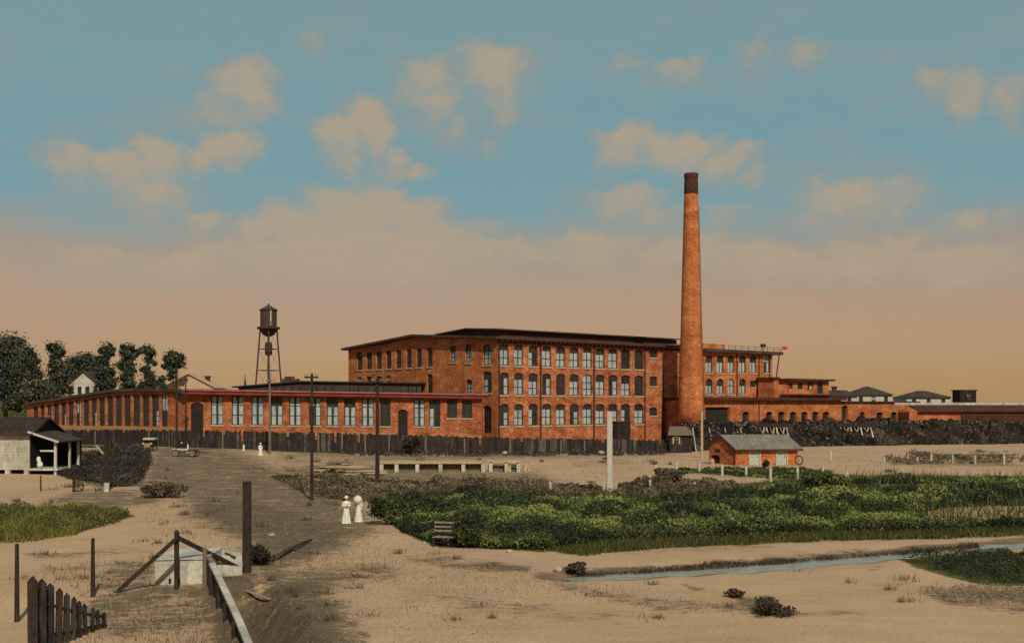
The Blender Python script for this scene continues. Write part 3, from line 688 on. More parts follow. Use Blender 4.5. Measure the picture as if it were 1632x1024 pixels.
    for i in range(n - 1):
        mb.hexa([Lp[i] + dn, Rp[i] + dn, Rp[i + 1] + dn, Lp[i + 1] + dn], [Lp[i], Rp[i], Rp[i + 1], Lp[i + 1]])
    mb.build('roof', ROOFB, root)
    mb = MB(); up = Vector((0, 0, .02)); g = Vector((fr.n.x, fr.n.y, 0)) * .1
    mb.beam(Lp[0] + g * .6 - Vector((0, 0, .2)), Rp[0] + g * .6 - Vector((0, 0, .2)), .1, .55)
    mb.build('fascia', REDTRIM, root)
    mb = MB(); mb.tube([Lp[0] + g * 2.2 + Vector((0, 0, .1)), Rp[0] + g * 2.2 + Vector((0, 0, .1))], .12, 8); mb.build('gutter', mat('pink_red_gutter', [(140, 78, 70), (158, 98, 88)], 1, .7, 4, .2), root)
    # dark roof monitor behind the front eaves
    fm = frame_px(380, 183, 672, 180.6); a, b, k1 = fm.uv(380, 640)[0], fm.uv(671, 640)[0], fm.uv(480, 640)[0]
    zt = [fm.uv(380, 616.5)[1], fm.uv(480, 608.5)[1], fm.uv(671, 611.5)[1]]
    mon = MB(); mon.add([fm.pt(a, 8.4), fm.pt(k1, 8.4), fm.pt(b, 8.4), fm.pt(b, zt[2]), fm.pt(k1, zt[1]), fm.pt(a, zt[0])] + [fm.pt(a, 8.4, -9), fm.pt(k1, 8.4, -9), fm.pt(b, 8.4, -3), fm.pt(b, zt[2], -3), fm.pt(k1, zt[1], -9), fm.pt(a, zt[0], -9)],
            [(0, 1, 4, 5), (1, 2, 3, 4), (6, 11, 10, 7), (7, 10, 9, 8), (0, 5, 11, 6), (2, 8, 9, 3)])
    o = mon.build('roof_monitor', ROOFB, root)
    mb = MB()
    for x0, z0, x1, z1 in ((a - 1.0, zt[0] - .1, k1, zt[1]), (k1, zt[1], b + .6, zt[2])):
        mb.hexa([fm.pt(x0, z0, .5), fm.pt(x1, z1, .5), fm.pt(x1, z1, -9), fm.pt(x0, z0, -9)], [fm.pt(x0, z0 + .22, .5), fm.pt(x1, z1 + .22, .5), fm.pt(x1, z1 + .22, -9), fm.pt(x0, z0 + .22, -9)])
    mb.build('roof', mat('roof_felt', [(40, 32, 28), (60, 48, 40)], .6, .95, 4, .4), o)
    for i in range(24):
        u = a + (b - a) * (i + .5) / 24
    mb = MB()
    for i in range(22):
        u = a + (b - a) * (i + .5) / 22; mb.fbox(fm, u - .1, u + .1, 8.5, float(np.interp(u, [a, k1, b], zt)) - .15, 0.003, .1)
    mb.build('battens', BOARD, o)
    u, z = fm.uv(377, 612); mb = MB(); mb.lathe(fm.pt(u + .8, z - .3, -2), [(.22, 0), (.2, .5), (.1, 1.2), (.04, 2.0)], 8); mb.build('finial', IRON, root)
    u, z = fm.uv(455, 606); mb = MB(); mb.fbox(fm, u - 1.5, u + 1.4, z - .6, z + .35, -3.6, -2.4); mb.fbox(fm, u - .9, u + .6, z + .353, z + .75, -3.4, -2.6); mb.build('roof_vent', IRON, root)
make_shed()

# ------------------------------------------------------------------ chimney
def make_chimney():
    d = 183.0; c = P(1101.5, 660, d); z0 = 3.4; ztop = CAMZ + (HY - 277) / F * d
    root = thing('factory_chimney', 'tall tapering round brick chimney stack with sooty top', 'chimney', (c.x, c.y, z0))
    zz = lambda y: CAMZ + (HY - y) / F * d; r = lambda w: w / 2 / F * d
    mb = MB(); prof = [(r(42), z0)] + [(r(w), zz(y)) for y, w in ((650, 41), (600, 38.5), (548, 34.5), (500, 32), (430, 28.5), (360, 24.8), (327, 23), (310, 22.3))]
    mb.lathe((c.x, c.y, 0), prof, 32); mb.build('shaft', BRICK2, root, smooth=True)
    mb = MB(); mb.lathe((c.x, c.y, 0), [(r(22.3), zz(309.9)), (r(22.6), zz(309)), (r(22.3), zz(300)), (r(21.6), zz(290)), (r(21.2), zz(284)), (r(22.6), zz(282)), (r(22.6), zz(277)), (r(17), zz(277) - .01), (r(17), zz(285))], 32)
    mb.build('sooty_top', mat('soot', [(50, 34, 26), (84, 50, 34)], .5, .95, 3, .4, .3), root, smooth=True)
    mb = MB(); rr = lambda y: r(float(np.interp(y, [327, 360, 430, 500, 548, 600, 650], [23, 24.8, 28.5, 32, 34.5, 38.5, 41])))
    for sgn in (-1, 1):
        pts = [Vector((c.x + rr(y) * .86 + sgn * .15, c.y - rr(y) * .5 - .12, zz(y))) for y in (655, 600, 548, 500, 430, 360, 330)]; mb.tube(pts, .035, 5)
    y = 654
    while y > 330:
        mb.beam((c.x + rr(y) * .86 - .15, c.y - rr(y) * .5 - .12, zz(y)), (c.x + rr(y) * .86 + .15, c.y - rr(y) * .5 - .12, zz(y)), .04, .04); y -= 5
    mb.build('ladder_or_highlight', EAVE, root)
make_chimney()

# ------------------------------------------------------------------ buildings right of the chimney
def make_right():
    p = P(1112, HY, 193); fb = Frame((p.x, p.y), FA.u, FA.n); ub = fb.uv(1231, 645)[0]
    root = thing('boiler_house', 'two storey red brick boiler house standing right behind the chimney', 'mill building', (p.x, p.y, 0))
    zt = fb.uv(1120, 560)[1]; Hs, W = [], []
    for i, x in enumerate((355, 425, 492, 565, 630, 718)):
        q = 1040 + x * .2539; h = 5.3
        r = pxrect(fb, q - h, q + h, 565.5, 594); Hs.append(r + (.45,)); W.append(r + ('pale' if i not in (5,) else 'left', .4))
        if i < 4: r = pxrect(fb, q - h, q + h, 603, 627.5); Hs.append(r + (.45,)); W.append(r + ('pale', .45))
        else: r = pxrect(fb, q - 4.5, q + 4.5, 606.5, 616.5); Hs.append(r); W.append(r + ('dark', .3))
    mb = MB(); wall(mb, fb, 0, ub, 0, zt, Hs); mb.build('wall', BRICK2, root)
    mb = MB(); shell(mb, fb, 0, ub, 0, zt, 14); mb.build('wall', BRICK, root)
    for w in W: window(root, fb, *w, rows=2)
    mb = MB(); mb.fbox(fb, -.5, ub + 2.0, zt + .003, zt + .55, -14.5, 1.0); mb.build('roof', ROOFB, root)
    u1 = fb.uv(1158, 645)[0]; mb = MB(); mb.fbox(fb, 0, u1, zt + .553, zt + 1.5, -9, -.3); mb.build('parapet', BRICK2, root)
    mb = MB()
    for k in range(9):
        u = u1 + (ub + 1.6 - u1) * k / 8; mb.beam(fb.pt(u, zt + .553, .5), fb.pt(u, zt + 1.35, .5), .07, .07)
    for z in (.95, 1.3): mb.beam(fb.pt(u1, zt + z, .5), fb.pt(ub + 1.6, zt + z, .5), .06, .06)
    mb.build('roof_railing', EAVE, root)
    mb = MB(); u, z = fb.uv(1230, 548); mb.beam(fb.pt(u, zt + .55, -2), fb.pt(u, z + .2, -2), .14, .14); mb.fbox(fb, u - .45, u + .45, z - .5, z + .1, -2.3, -1.7); mb.build('roof_vent', IRON, root)
    mb = MB(); ua, za = fb.uv(1240, 563); uc, zc = fb.uv(1235, 603); mb.tube([fb.pt(ua, za, .3), fb.pt(uc, zc, .3)], .12, 6); mb.tube([fb.pt(uc, zc, .3), fb.pt(uc - .1, zc - 3.0, .3)], .12, 6); mb.build('drainpipe', EAVE, root)
    for x in (1174, 1209, 1226):
        u = fb.uv(x, 645)[0]; mb = MB(); mb.tube([fb.pt(u, zt - .1, .12), fb.pt(u, 8.5, .12)], .09, 6); mb.build('downpipe', EAVE, root)
    u, z = fb.uv(1244, 558); mb = MB(); b = fb.pt(ub + 1.9, zt + .55, .5); mb.tube([b, b + Vector((.25, 0, 1.1))], .05, 6)
    fl = tag(mb.build('flag', IRON, None, loc=b), 'small red flag on a short staff at the corner of the boiler house roof', 'flag')
    mb = MB(); s = b + Vector((.25, 0, 1.08)); pts = []
    for i in range(7):
        for j in range(3): pts.append(s + Vector((i * .17, .08 * math.sin(i * 1.2), -j * .33)))
    mb.add(pts, [(i * 3 + j, (i + 1) * 3 + j, (i + 1) * 3 + j + 1, i * 3 + j + 1) for i in range(6) for j in range(2)]); mb.build('cloth', RED, fl)
    # lower wing in front
    p = P(1121, HY, 184); fl_ = Frame((p.x, p.y), FA.u, FA.n); ue = fl_.uv(1341, 645)[0]; zt = 7.85
    root = thing('engine_house', 'long low brick wing with dark arched openings in front of the boiler house', 'mill building', (p.x, p.y, 0))
    Hs = []; big = pxrect(fl_, 1124, 1163, 648.6, 676); Hs.append(big)
    sm = [pxrect(fl_, x - 5.2, x + 5.2, 655.5, 676) for x in (1188.5, 1226, 1245, 1264, 1282, 1299.5, 1316.5)]; Hs += [r + (.3,) for r in sm]
    mb = MB(); wall(mb, fl_, 0, ue, 1, zt, Hs, thick=.6); mb.build('wall', BRICK2, root)
    mb = MB(); shell(mb, fl_, 0, ue, 1, zt, 8.5); mb.build('wall', BRICK, root)
    for r in [big] + sm: door(root, fl_, r, .5)
    mb = MB(); mb.fbox(fl_, -.3, ue + .4, zt + .003, zt + .5, -8.5, .9); mb.build('roof', EAVE, root)
    u = fl_.uv(1209, 645)[0]; mb = MB(); mb.tube([fl_.pt(u, zt, .12), fl_.pt(u, 3.5, .12)], .09, 6); mb.build('downpipe', EAVE, root)
    fc = Frame(P(1240, HY, 200).xy, FA.u, FA.n)
    a, b = fc.uv(1257, 645)[0], fc.uv(1321, 645)[0]; zc0, zc1 = 8.353, fc.uv(1290, 606.5)[1]
    Hs = [pxrect(fc, *q) for q in ((1257.8, 1263.5, 610, 619), (1271, 1279.5, 609, 620), (1287, 1296, 608, 621), (1302.5, 1311.5, 608, 627))]
    mb = MB(); wall(mb, fc, a, b, zc0, zc1, Hs); shell(mb, fc, a, b, zc0, zc1, 6); cab = mb.build('roof_cabin', BRICK2, root)
    for i, r in enumerate(Hs): window(cab, fc, *r, 'dark' if i != 2 else 'left', .3, rows=2, sill=False)
    for o in [o for o in cab.children if o.name.startswith('window')]:
        for ch in list(o.children): o_ = ch
    mb = MB(); mb.fbox(fc, a - .6, b + .8, zc1 + .003, zc1 + .35, -6.5, .9); mb.build('roof', EAVE, cab)
    a2 = fc.uv(1243, 645)[0]; mb = MB(); mb.fbox(fc, a2, a - .003, zc0, fc.uv(1250, 612)[1], -4, -.3); mb.fbox(fc, a2 - 1.2, a2 - .003, zc0 - .1, fc.uv(1240, 604)[1], -4, -.3); mb.build('wall', BRICK2, cab)
    mb = MB(); mb.fbox(fc, a2 - 1.5, a2 + .1, fc.uv(1240, 604)[1] + .003, fc.uv(1240, 604)[1] + .4, -4.2, 0); mb.build('cap', EAVE, cab)
    mb = MB(); z4 = fc.uv(1290, 630)[1]; mb.fbox(fc, a2, fc.uv(1327, 645)[0], z4, z4 + .25, 0.003, 1.6); mb.build('awning', EAVE, cab)
    # storehouse further right
    fs = Frame(fl_.pt(ue + .02, 0).xy, FA.u, FA.n); us = fs.uv(1463, 645)[0]; zt = 7.45
    root = thing('brick_storehouse', 'low flat roofed brick storehouse with two dark openings at right of the mill', 'storehouse', (fs.O.x, fs.O.y, 0))
    Hs = [pxrect(fs, x - w, x + w, y0, 680) for x, w, y0 in ((1346.5, 4.6, 645.5), (1374.5, 4, 656), (1402, 5.2, 656.5), (1425, 4.8, 656), (1447, 3, 658))]
    mb = MB(); wall(mb, fs, 0, us, 0, zt, [h + (.3,) for h in Hs], thick=.6); shell(mb, fs, 0, us, 0, zt, 9); mb.build('wall', BRICK2, root)
    for r in Hs: door(root, fs, r, .5)
    mb = MB(); mb.fbox(fs, 0.0, us + .3, zt + .003, zt + .3, -9.3, .35); mb.build('roof', EAVE, root)
    # brick lean-to with a dark roof
    fr = frame_px(1449, 205, 1534, 205); a, b = 0, fr.uv(1532, 645)[0]; zt = fr.uv(1490, 656)[1]
    root = thing('brick_lean_to', 'windowless orange brick lean-to under a dark sloping roof at the right edge', 'lean-to', (fr.O.x, fr.O.y, 0))
    mb = MB(); wall(mb, fr, a, b, 0, zt); shell(mb, fr, a, b, 0, zt, 6); mb.build('wall', BRICK2, root)
    mb = MB(); x0, x1 = fr.uv(1463, 645)[0], fr.uv(1720, 645)[0]; z1 = zt + 1.1
    mb.hexa([fr.pt(x0, zt + .01, .7), fr.pt(x1, zt + .01, .7), fr.pt(x1, z1, -5), fr.pt(x0, z1, -5)], [fr.pt(x0, zt + .2, .7), fr.pt(x1, zt + .2, .7), fr.pt(x1, z1 + .2, -5), fr.pt(x0, z1 + .2, -5)]); mb.build('roof', EAVE, root)
    mb = MB(); mb.fbox(fr, b + .003, x1, 0, zt - .01, -6, 0.25); mb.build('side_boarding', EAVE, root)
    mb = MB(); mb.fbox(fr, fr.uv(1441, 645)[0], x1, z1 + .2, z1 + .65, -5.6, -5.1); mb.build('parapet', WHITE2, root)
make_right()

# ------------------------------------------------------------------ dark rubble embankment under the right hand buildings
FOOT = [(1052, 722), (1080, 720), (1110, 719), (1150, 716), (1220, 713), (1300, 711), (1400, 709.5), (1500, 708), (1600, 707), (1750, 706), (2100, 704)]
def make_embankment():
    cols = np.arange(1052, 2100, 3.0); fy = np.interp(cols, [p[0] for p in FOOT], [p[1] for p in FOOT])
    d0 = CAMZ * F / (fy - HY); prof = [(-.6, -.15), (0, .1), (1.2, 1.2), (2.6, 2.1), (4, 2.9), (6, 3.6), (8, 4.0), (10, 4.15), (14, 4.2), (60, 4.2)]
    X = (cols - CX) / F * d0; vs = []; n = len(cols)
    ramp = np.clip((cols - 1052) / 34, 0.0, 1)
    for k, (o, z) in enumerate(prof):
        nz = rng.normal(0, .14 if 1 <= k < 8 else .03, n); vs.append(np.stack([X * (1 + o / d0), d0 + o, z * ramp + nz * ramp * (z > 0.05)], 1))
    for k in range(2, len(prof)): vs[k][:, 2] += ramp * (.28 * np.sin(cols * .071 + k * .3) + .22 * np.sin(cols * .19 + 1.3 * k * .2) + .12 * np.sin(cols * .47)) * min(1, k / 4)
    V = np.concatenate(vs); mb = MB(); fs = []
    for k in range(len(prof) - 1):
        for i in range(n - 1): fs.append((k * n + i, k * n + i + 1, (k + 1) * n + i + 1, (k + 1) * n + i))
    mb.add([tuple(v) for v in V], fs); struct(mb.build('embankment', COAL))
    # loose lumps lying over the slope
    m = 5200; cx = rng.uniform(1056, 1760, m); o = rng.uniform(-.8, 9, m); y0 = np.interp(cx, [p[0] for p in FOOT], [p[1] for p in FOOT]); dd = CAMZ * F / (y0 - HY)
    z = np.interp(o, [p[0] for p in prof], [p[1] for p in prof]) * np.clip((cx - 1052) / 34, 0, 1) + .08
    pts = np.stack([(cx - CX) / F * dd * (1 + o / dd), dd + o, z], 1); s = rng.uniform(.08, .3, m)
    ob = np_mesh('rubble', leaf_verts(pts, s, np.array([0, -.6, .8]), .7, .8), 4, rng.uniform(0, 1, m), leaf_mat('rubble_bits', (20, 18, 16), (40, 34, 30), (112, 97, 80)))
    ob['kind'] = 'stuff'; tag(ob, 'dark coal and stone rubble strewn over the embankment below the right hand buildings', 'rubble')
make_embankment()
# ------------------------------------------------------------------ houses beyond the mill
def hip_house(name, label, d, x0, x1, ybase, yeave, ytop, ridge=0.35, wallm=WHITE2, roofm=None, depth=9.0, wins=3, chim=None, gable=False):
    fr = frame_px(x0, d, x1, d); L_ = fr.uv(x1, 645)[0]; z0, ze, zt = (fr.uv(x0, y)[1] for y in (ybase, yeave, ytop))
    root = thing(name, label, 'house', (fr.O.x, fr.O.y, z0))
    n = wins; Hs = []
    for k in range(n):
        u = L_ * (k + .5) / n; Hs.append((u - .45, u + .45, ze - .35 - min(1.7, (ze - z0) * .6), ze - .35))
    mb = MB(); wall(mb, fr, 0, L_, z0 - 3, ze, Hs, .2); shell(mb, fr, 0, L_, z0 - 3, ze, depth)
    if gable:
        mb.quad(fr.pt(0, ze), fr.pt(L_, ze), fr.pt(L_ / 2, zt))
    mb.build('wall', wallm, root)
    for h in Hs: window(root, fr, *h, 'dark', .5, depth=.1, rows=2, sill=False, bar=.09)
    mb = MB(); o = .5; mid = L_ / 2; hr = L_ * ridge / 2; q = lambda u, z, f: fr.pt(u, z, f)
    if gable:
        for s in (0, 1):
            e = (-o if s == 0 else L_ + o); ez = ze - o * (zt - ze) / (L_ / 2)
            lo = [q(e, ez + .02, o), q(e, ez + .02, -depth - o), q(mid, zt + .02, -depth - o), q(mid, zt + .02, o)]
            mb.hexa(lo, [v + Vector((0, 0, .2)) for v in lo])
    else:
        b = [q(-o, ze, o), q(L_ + o, ze, o), q(L_ + o, ze, -depth - o), q(-o, ze, -depth - o)]; r1, r2 = q(mid - hr, zt, -depth / 2), q(mid + hr, zt, -depth / 2)
        mb.add(b + [r1, r2], [(0, 1, 5, 4), (1, 2, 5), (2, 3, 4, 5), (3, 0, 4), (3, 2, 1, 0)])
    r = mb.build('roof', roofm or ROOFB, root)
    if chim:
        u = fr.uv(chim[0], 645)[0]; mb = MB(); zc = fr.uv(chim[0], chim[1])[1]; zb = ze if not gable else ze + .3
        mb.fbox(fr, u - .45, u + .45, zb, zc, -depth / 2 - .4, -depth / 2 + .4); mb.fbox(fr, u - .6, u + .6, zc + .003, zc + .3, -depth / 2 - .55, -depth / 2 + .55); mb.build('chimney', EAVE, r)
    return root
hip_house('white_house', 'white gabled house among the dark trees behind the weaving shed', 245, 108, 158, 640, 613, 592, gable=True, wins=4)
hip_house('peach_house', 'pale peach house with a broad gable behind the weaving shed roof', 240, 262, 342, 640, 617, 596, gable=True, wallm=PEACH, roofm=PEACH, wins=2, chim=(322, 600))
hip_house('white_house', 'white house under a tall dark pyramid roof beyond the brick storehouse', 250, 1362, 1422, 660, 629, 615, .1, wins=3, wallm=WHITE)
hip_house('white_house', 'broad white house under a low dark hipped roof beyond the brick lean-to', 255, 1445, 1515, 660, 633, 622, .2, wins=3, wallm=WHITE)
hip_house('white_house', 'low white house with one dark chimney just right of the roof cabin', 245, 1316, 1366, 660, 631, 621, .7, wins=2, wallm=WHITE, chim=(1339, 617))
def dark_tank_house():
    fr = frame_px(1530, 230, 1556, 230); L_ = fr.uv(1556, 645)[0]; z0, z1 = fr.uv(1530, 645)[1], fr.uv(1530, 622.5)[1]
    root = thing('boarded_tower', 'square dark boarded tower block standing behind the lean-to at far right', 'tower', (fr.O.x, fr.O.y, 3))
    mb = MB(); mb.fbox(fr, 0, L_, 3, z1, -4, 0); mb.build('wall', DARKWOOD, root)
    mb = MB(); mb.fbox(fr, -.2, L_ + .2, z1 + .003, z1 + .25, -4.2, .2); mb.build('roof', ROOFB, root)
    mb = MB()
    for k in range(8): mb.fbox(fr, L_ * (k + .5) / 8 - .08, L_ * (k + .5) / 8 + .08, 3, z1 - .05, 0.003, .1)
    mb.build('battens', BOARD, root)
    window(root, fr, 1.3, 2.1, z1 - 2.0, z1 - .7, 'dark', .4, depth=-.2, rows=2, sill=False)
dark_tank_house()

# ------------------------------------------------------------------ water tower
def make_tower():
    d = 200; b = P(428, HY, d); z0 = 0.9; zz = lambda y: CAMZ + (HY - y) / F * d; m = d / F
    root = thing('water_tower', 'dark water tower with conical cap on four thin legs behind the weaving shed', 'water tower', (b.x, b.y, z0))
    R = 13 * m; mb = MB(); c = (b.x, b.y, 0)
    mb.lathe(c, [(R * math.sin(a), zz(523) - 13.5 * m * math.cos(a)) for a in [math.pi / 2 * k / 7 for k in range(1, 7)]] + [(R, zz(523)), (R, zz(494))], 20); t = mb.build('tank', IRON, root, smooth=False)
    mb = MB(); mb.lathe(c, [(R * 1.14, zz(494.5)), (R * 1.14, zz(493.6)), (R * .3, zz(487.5)), (.15, zz(486))], 20); mb.ball((b.x, b.y, zz(485.5)), .2, .2, .25, 8, 5); mb.build('roof', ROOFB, root)
    mb = MB(); mb.lathe(c, [(R + .01, zz(524)), (R + .65, zz(524)), (R + .65, zz(523)), (R + .01, zz(523))], 20)
    mb.ring((b.x, b.y, zz(523) + .15), (0, 0, 1), R + .45, .12, 24); mb.build('balcony', IRON, root)
    mb = MB(); mb.fbox(Frame((b.x, b.y), (1, 0)), R * .42, R * .56, zz(519), zz(495), R * .85, R * 1.02); mb.build('ladder_or_highlight', WHITE2, root)  # tank highlight added as a plain white strip, no rungs
    top = R * .98; bot = 26.5 * m; A0 = math.radians(14)
    legs = []
    for k in range(4):
        a = A0 + math.pi / 2 * k; p1 = Vector((b.x + top * math.cos(a), b.y + top * math.sin(a), zz(522))); p0 = Vector((b.x + bot * math.cos(a), b.y + bot * math.sin(a), z0)); legs.append((p0, p1))
        mb = MB(); mb.tube([p0, p1], .15, 6); mb.build('leg', IRON, root)
    for y in (556, 590, 622):
        z = zz(y); mb = MB(); q = [p0.lerp(p1, (z - p0.z) / (p1.z - p0.z)) for p0, p1 in legs]
        for i in range(4): mb.beam(q[i], q[(i + 1) % 4], .14, .14)
        mb.build('strut', IRON, root)
    lv = [zz(524), zz(556), zz(590), zz(622)]; mb = MB()
    for za, zb in zip(lv[:-1], lv[1:]):
        qa = [p0.lerp(p1, (za - p0.z) / (p1.z - p0.z)) for p0, p1 in legs]; qb = [p0.lerp(p1, (zb - p0.z) / (p1.z - p0.z)) for p0, p1 in legs]
        for i in range(4): mb.tube([qa[i], qb[(i + 1) % 4]], .012, 4); mb.tube([qb[i], qa[(i + 1) % 4]], .012, 4)
    mb.build('tie_rods', IRON, root)
    mb = MB(); mb.tube([(b.x, b.y, zz(536)), (b.x, b.y, z0)], .2, 8); mb.build('riser_pipe', IRON, root)
    mb = MB(); mb.lathe(c, [(.02, zz(567.5)), (5.6 * m, zz(565)), (6 * m, zz(561)), (6 * m, zz(549)), (5 * m, zz(545.5)), (.02, zz(544))], 12); mb.build('small_tank', mat('rusty_iron', [(64, 40, 34), (88, 58, 48)], 1.4, .8, 5, .4), root)
make_tower()

# ------------------------------------------------------------------ trees
def tree(label, d, clumps, trunk, base_y=None, leaf=.27, dens=1.0, group=None):
    z0 = float(H((trunk[0] - CX) / F * d, d)); b = P(trunk[0], HY, d); m = d / F
    root = thing('tree', label, 'tree', (b.x, b.y, z0), group)
    mb = MB(); top = P(trunk[1], trunk[2], d); base = Vector((b.x, b.y, z0 - .3)); k1 = base.lerp(top, .35) + Vector((random.uniform(-.4, .4), 0, 0)); k2 = base.lerp(top, .7) + Vector((random.uniform(-.5, .5), 0, 0))
    r0 = trunk[3]; mb.tube([base, k1, k2, top], [r0, r0 * .75, r0 * .5, r0 * .18], 8)
    P_, S_, T_ = [], [], []
    main = list(clumps); clumps = [(a, b_, r * 1.12) for a, b_, r in clumps]
    for (xa, ya, ra), (xb, yb, rb) in zip(main[:-1], main[1:]):
        if math.hypot(xa - xb, ya - yb) < 2.2 * max(ra, rb): clumps.append(((xa + xb) / 2, (ya + yb) / 2, (ra + rb) / 2.4))
    for (px, py, r) in clumps:
        off = random.uniform(-.5, .5) * r * m; c = P(px, py, d) + Vector((0, off, 0)); R = r * m
        s = base.lerp(top, max(.15, min(.95, (c.z - z0) / (top.z - z0) - .12))); mb.tube([s, s.lerp(c, .55) + Vector((0, 0, .3)), c], [r0 * .3, r0 * .2, r0 * .06], 5)
        nsub = 9
        for _ in range(nsub):
            v = rng.normal(size=3); v /= np.linalg.norm(v); cc = np.array(c) + v * R * rng.uniform(.15, .85) * np.array([1, 1, .85]); rr = R * rng.uniform(.34, .56)
            n = int(92 * (rr / .9) ** 2 * dens) + 18; w = rng.normal(size=(n, 3)); w /= np.linalg.norm(w, axis=1, keepdims=True); q = cc + w * rr * rng.uniform(.45, 1.05, (n, 1)) * np.array([1, 1, .8])
            P_.append(q); S_.append(rng.uniform(.7, 1.3, n) * leaf); T_.append(np.clip(rng.normal(.45, .22) + rng.normal(0, .14, n), 0, 1))
    mb.build('trunk', BARK, root, smooth=True)
    for (px, py, r) in clumps:
        c = np.array(P(px, py, d)); R = r * m; n = int(62 * (R / .9) ** 2 * dens); P_.append(c + np.clip(rng.normal(0, 1, (n, 3)), -1.9, 1.9) * R * .55); S_.append(rng.uniform(.6, 1.1, n) * leaf); T_.append(np.clip(rng.normal(.5, .25, n), 0, 1))
    pts = np.concatenate(P_); np_mesh('crown', leaf_verts(pts, np.concatenate(S_), None, 1, .7), 4, np.concatenate(T_), LEAFT, root)
tree('massive dark tree at the left edge, tallest of the trees behind the shed', 226, [(8, 556, 24), (22, 556, 17), (-14, 580, 30), (20, 585, 22), (5, 615, 28), (30, 612, 18), (24, 640, 18), (-20, 620, 26)], (8, 14, 548, .6), dens=1.2)
tree('round crowned dark tree just right of the massive tree at the left edge', 222, [(42, 566, 14), (52, 572, 11), (40, 590, 18), (58, 600, 13), (48, 615, 18), (62, 625, 16), (40, 632, 15), (75, 632, 14)], (46, 44, 565, .5), dens=1.2)
tree('tall tree with a round topknot crown above a sky gap, left of the white house', 234, [(88, 556, 11), (80, 554, 7), (97, 561, 8), (88, 568, 8), (92, 585, 14), (98, 600, 14), (86, 608, 13), (98, 620, 13), (84, 628, 11)], (91, 88, 556, .4), dens=1.15)
tree('spreading low tree directly behind the white gabled house', 262, [(112, 582, 13), (126, 575, 12), (138, 572, 10), (147, 583, 13), (130, 592, 15), (158, 598, 13), (112, 600, 12), (160, 612, 12)], (132, 130, 574, .5), dens=1.1)
tree('tall slender tree immediately right of the white gabled house', 238, [(170, 555, 9), (164, 560, 7), (176, 562, 6), (165, 574, 10), (160, 588, 12), (174, 592, 9), (168, 604, 13), (164, 618, 11), (178, 612, 8)], (168, 170, 556, .35))
tree('tall ragged tree, second right of the white gabled house', 238, [(203, 558, 10), (212, 563, 9), (196, 562, 7), (204, 572, 9), (190, 582, 7), (206, 586, 11), (201, 600, 10), (208, 612, 10), (198, 616, 8)], (203, 205, 560, .35))
tree('narrow leaning tree with a tufted top between two broader trees', 238, [(236, 558, 9), (228, 557, 6), (245, 562, 5), (234, 571, 7), (246, 578, 5), (232, 588, 7), (237, 600, 9), (242, 612, 10), (228, 614, 8)], (234, 236, 560, .32))
tree('tree with a rounded open crown at the right end of the tree row', 236, [(277, 566, 9), (268, 570, 8), (286, 571, 8), (276, 578, 10), (289, 581, 7), (266, 583, 7), (276, 590, 8), (272, 600, 6)], (276, 277, 566, .3))
tree('small dark cypress-like bush tree below the rounded tree at the row end', 232, [(258, 604, 5), (257, 612, 6), (259, 620, 7)], (258, 258, 602, .25), dens=1.4)

# ------------------------------------------------------------------ poles
def pole(name, label, cat, px, yb, yt, r, m=DARKWOOD, arms=(), r2=None, square=False, band=None, lean=0.0, group=None):
    b = ground_at(px, yb); d = b.y; zt = CAMZ + (HY - yt) / F * d; root = thing(name, label, cat, b, group)
    t = Vector((b.x + lean, b.y, zt)); mb = MB()
    if square: mb.beam(b - Vector((0, 0, .4)), t, 2 * r, 2 * r)
    else: mb.tube([b - Vector((0, 0, .4)), t], [r, r2 or r * .7], 10)
    mb.build('shaft', m, root)
    for ya, half in arms:
        z = CAMZ + (HY - ya) / F * d; mb = MB(); w = half / F * d; mb.beam((b.x - w, d - r - .06, z), (b.x + w, d - r - .06, z), .11, .13); a = mb.build('crossarm', m, root)
        for s in (-1, -.6, .6, 1):
            mb = MB(); mb.lathe((b.x + s * w * .93, d - r - .06, z + .065), [(.03, 0), (.03, .08), (.05, .1), (.05, .17), (.02, .2)], 8); mb.build('insulator', mat('insulator_glass', [(120, 128, 118), (140, 146, 134)], 3, .4, 6, .1), a)
    if band:
        mb = MB(); mb.tube([b - Vector((0, 0, .1)), b + Vector((0, 0, band))], [r + .015, r + .012], 10); mb.build('whitewash_band', WHITE2, root)
    return root
pole('telephone_pole', 'tall dark telephone pole with one crossarm before the middle of the weaving shed', 'telephone pole', 497, 797, 595, .13, arms=[(601, 11)])
pole('telephone_pole', 'thick telephone pole standing close to the left end of the pale platform', 'telephone pole', 601.5, 769, 603, .21, arms=[(608, 9)], r2=.14)
pole('telephone_pole', 'thin weathered pole in front of the weaving shed below the water tower', 'telephone pole', 430, 724, 590, .17, m=GREYWOOD, arms=[(607, 5)])
pole('telephone_pole', 'thin dark pole before the weaving shed left end, beside the tree row', 'telephone pole', 281.5, 717, 585, .15, arms=[(600, 4)])
pole('telephone_pole', 'short dark pole next to the weaving shed left doorway', 'telephone pole', 296, 712, 600, .12, arms=[(604, 4)])
pole('white_post', 'tall square white post standing at the edge of the green thicket', 'post', 971.5, 789, 655, .2, m=WHITE, square=True)
pole('light_pole', 'slim pale pole between the chimney base and the red hut', 'pole', 1118.5, 729, 655, .2, m=PALEWOOD, r2=.16)
pole('short_post', 'short pale post in front of the board fence near the mill corner', 'post', 813, 724, 698, .2, m=GREYWOOD)
pole('thick_post', 'thick dark square post, tallest thing in the left foreground', 'post', 393.5, 911, 767, .15, square=True)
pole('tree_stump_pole', 'dark pole with a whitewashed foot beside the dark bushes at left', 'pole', 170, 783, 707, .2, band=.7, r2=.16)
pole('fence_post', 'thin dark post next to the small wheel at left', 'post', 117.5, 784, 753, .11)
pole('fence_post', 'slender dark post standing in the sand in front of the porch house', 'post', 65, 782, 757, .07)
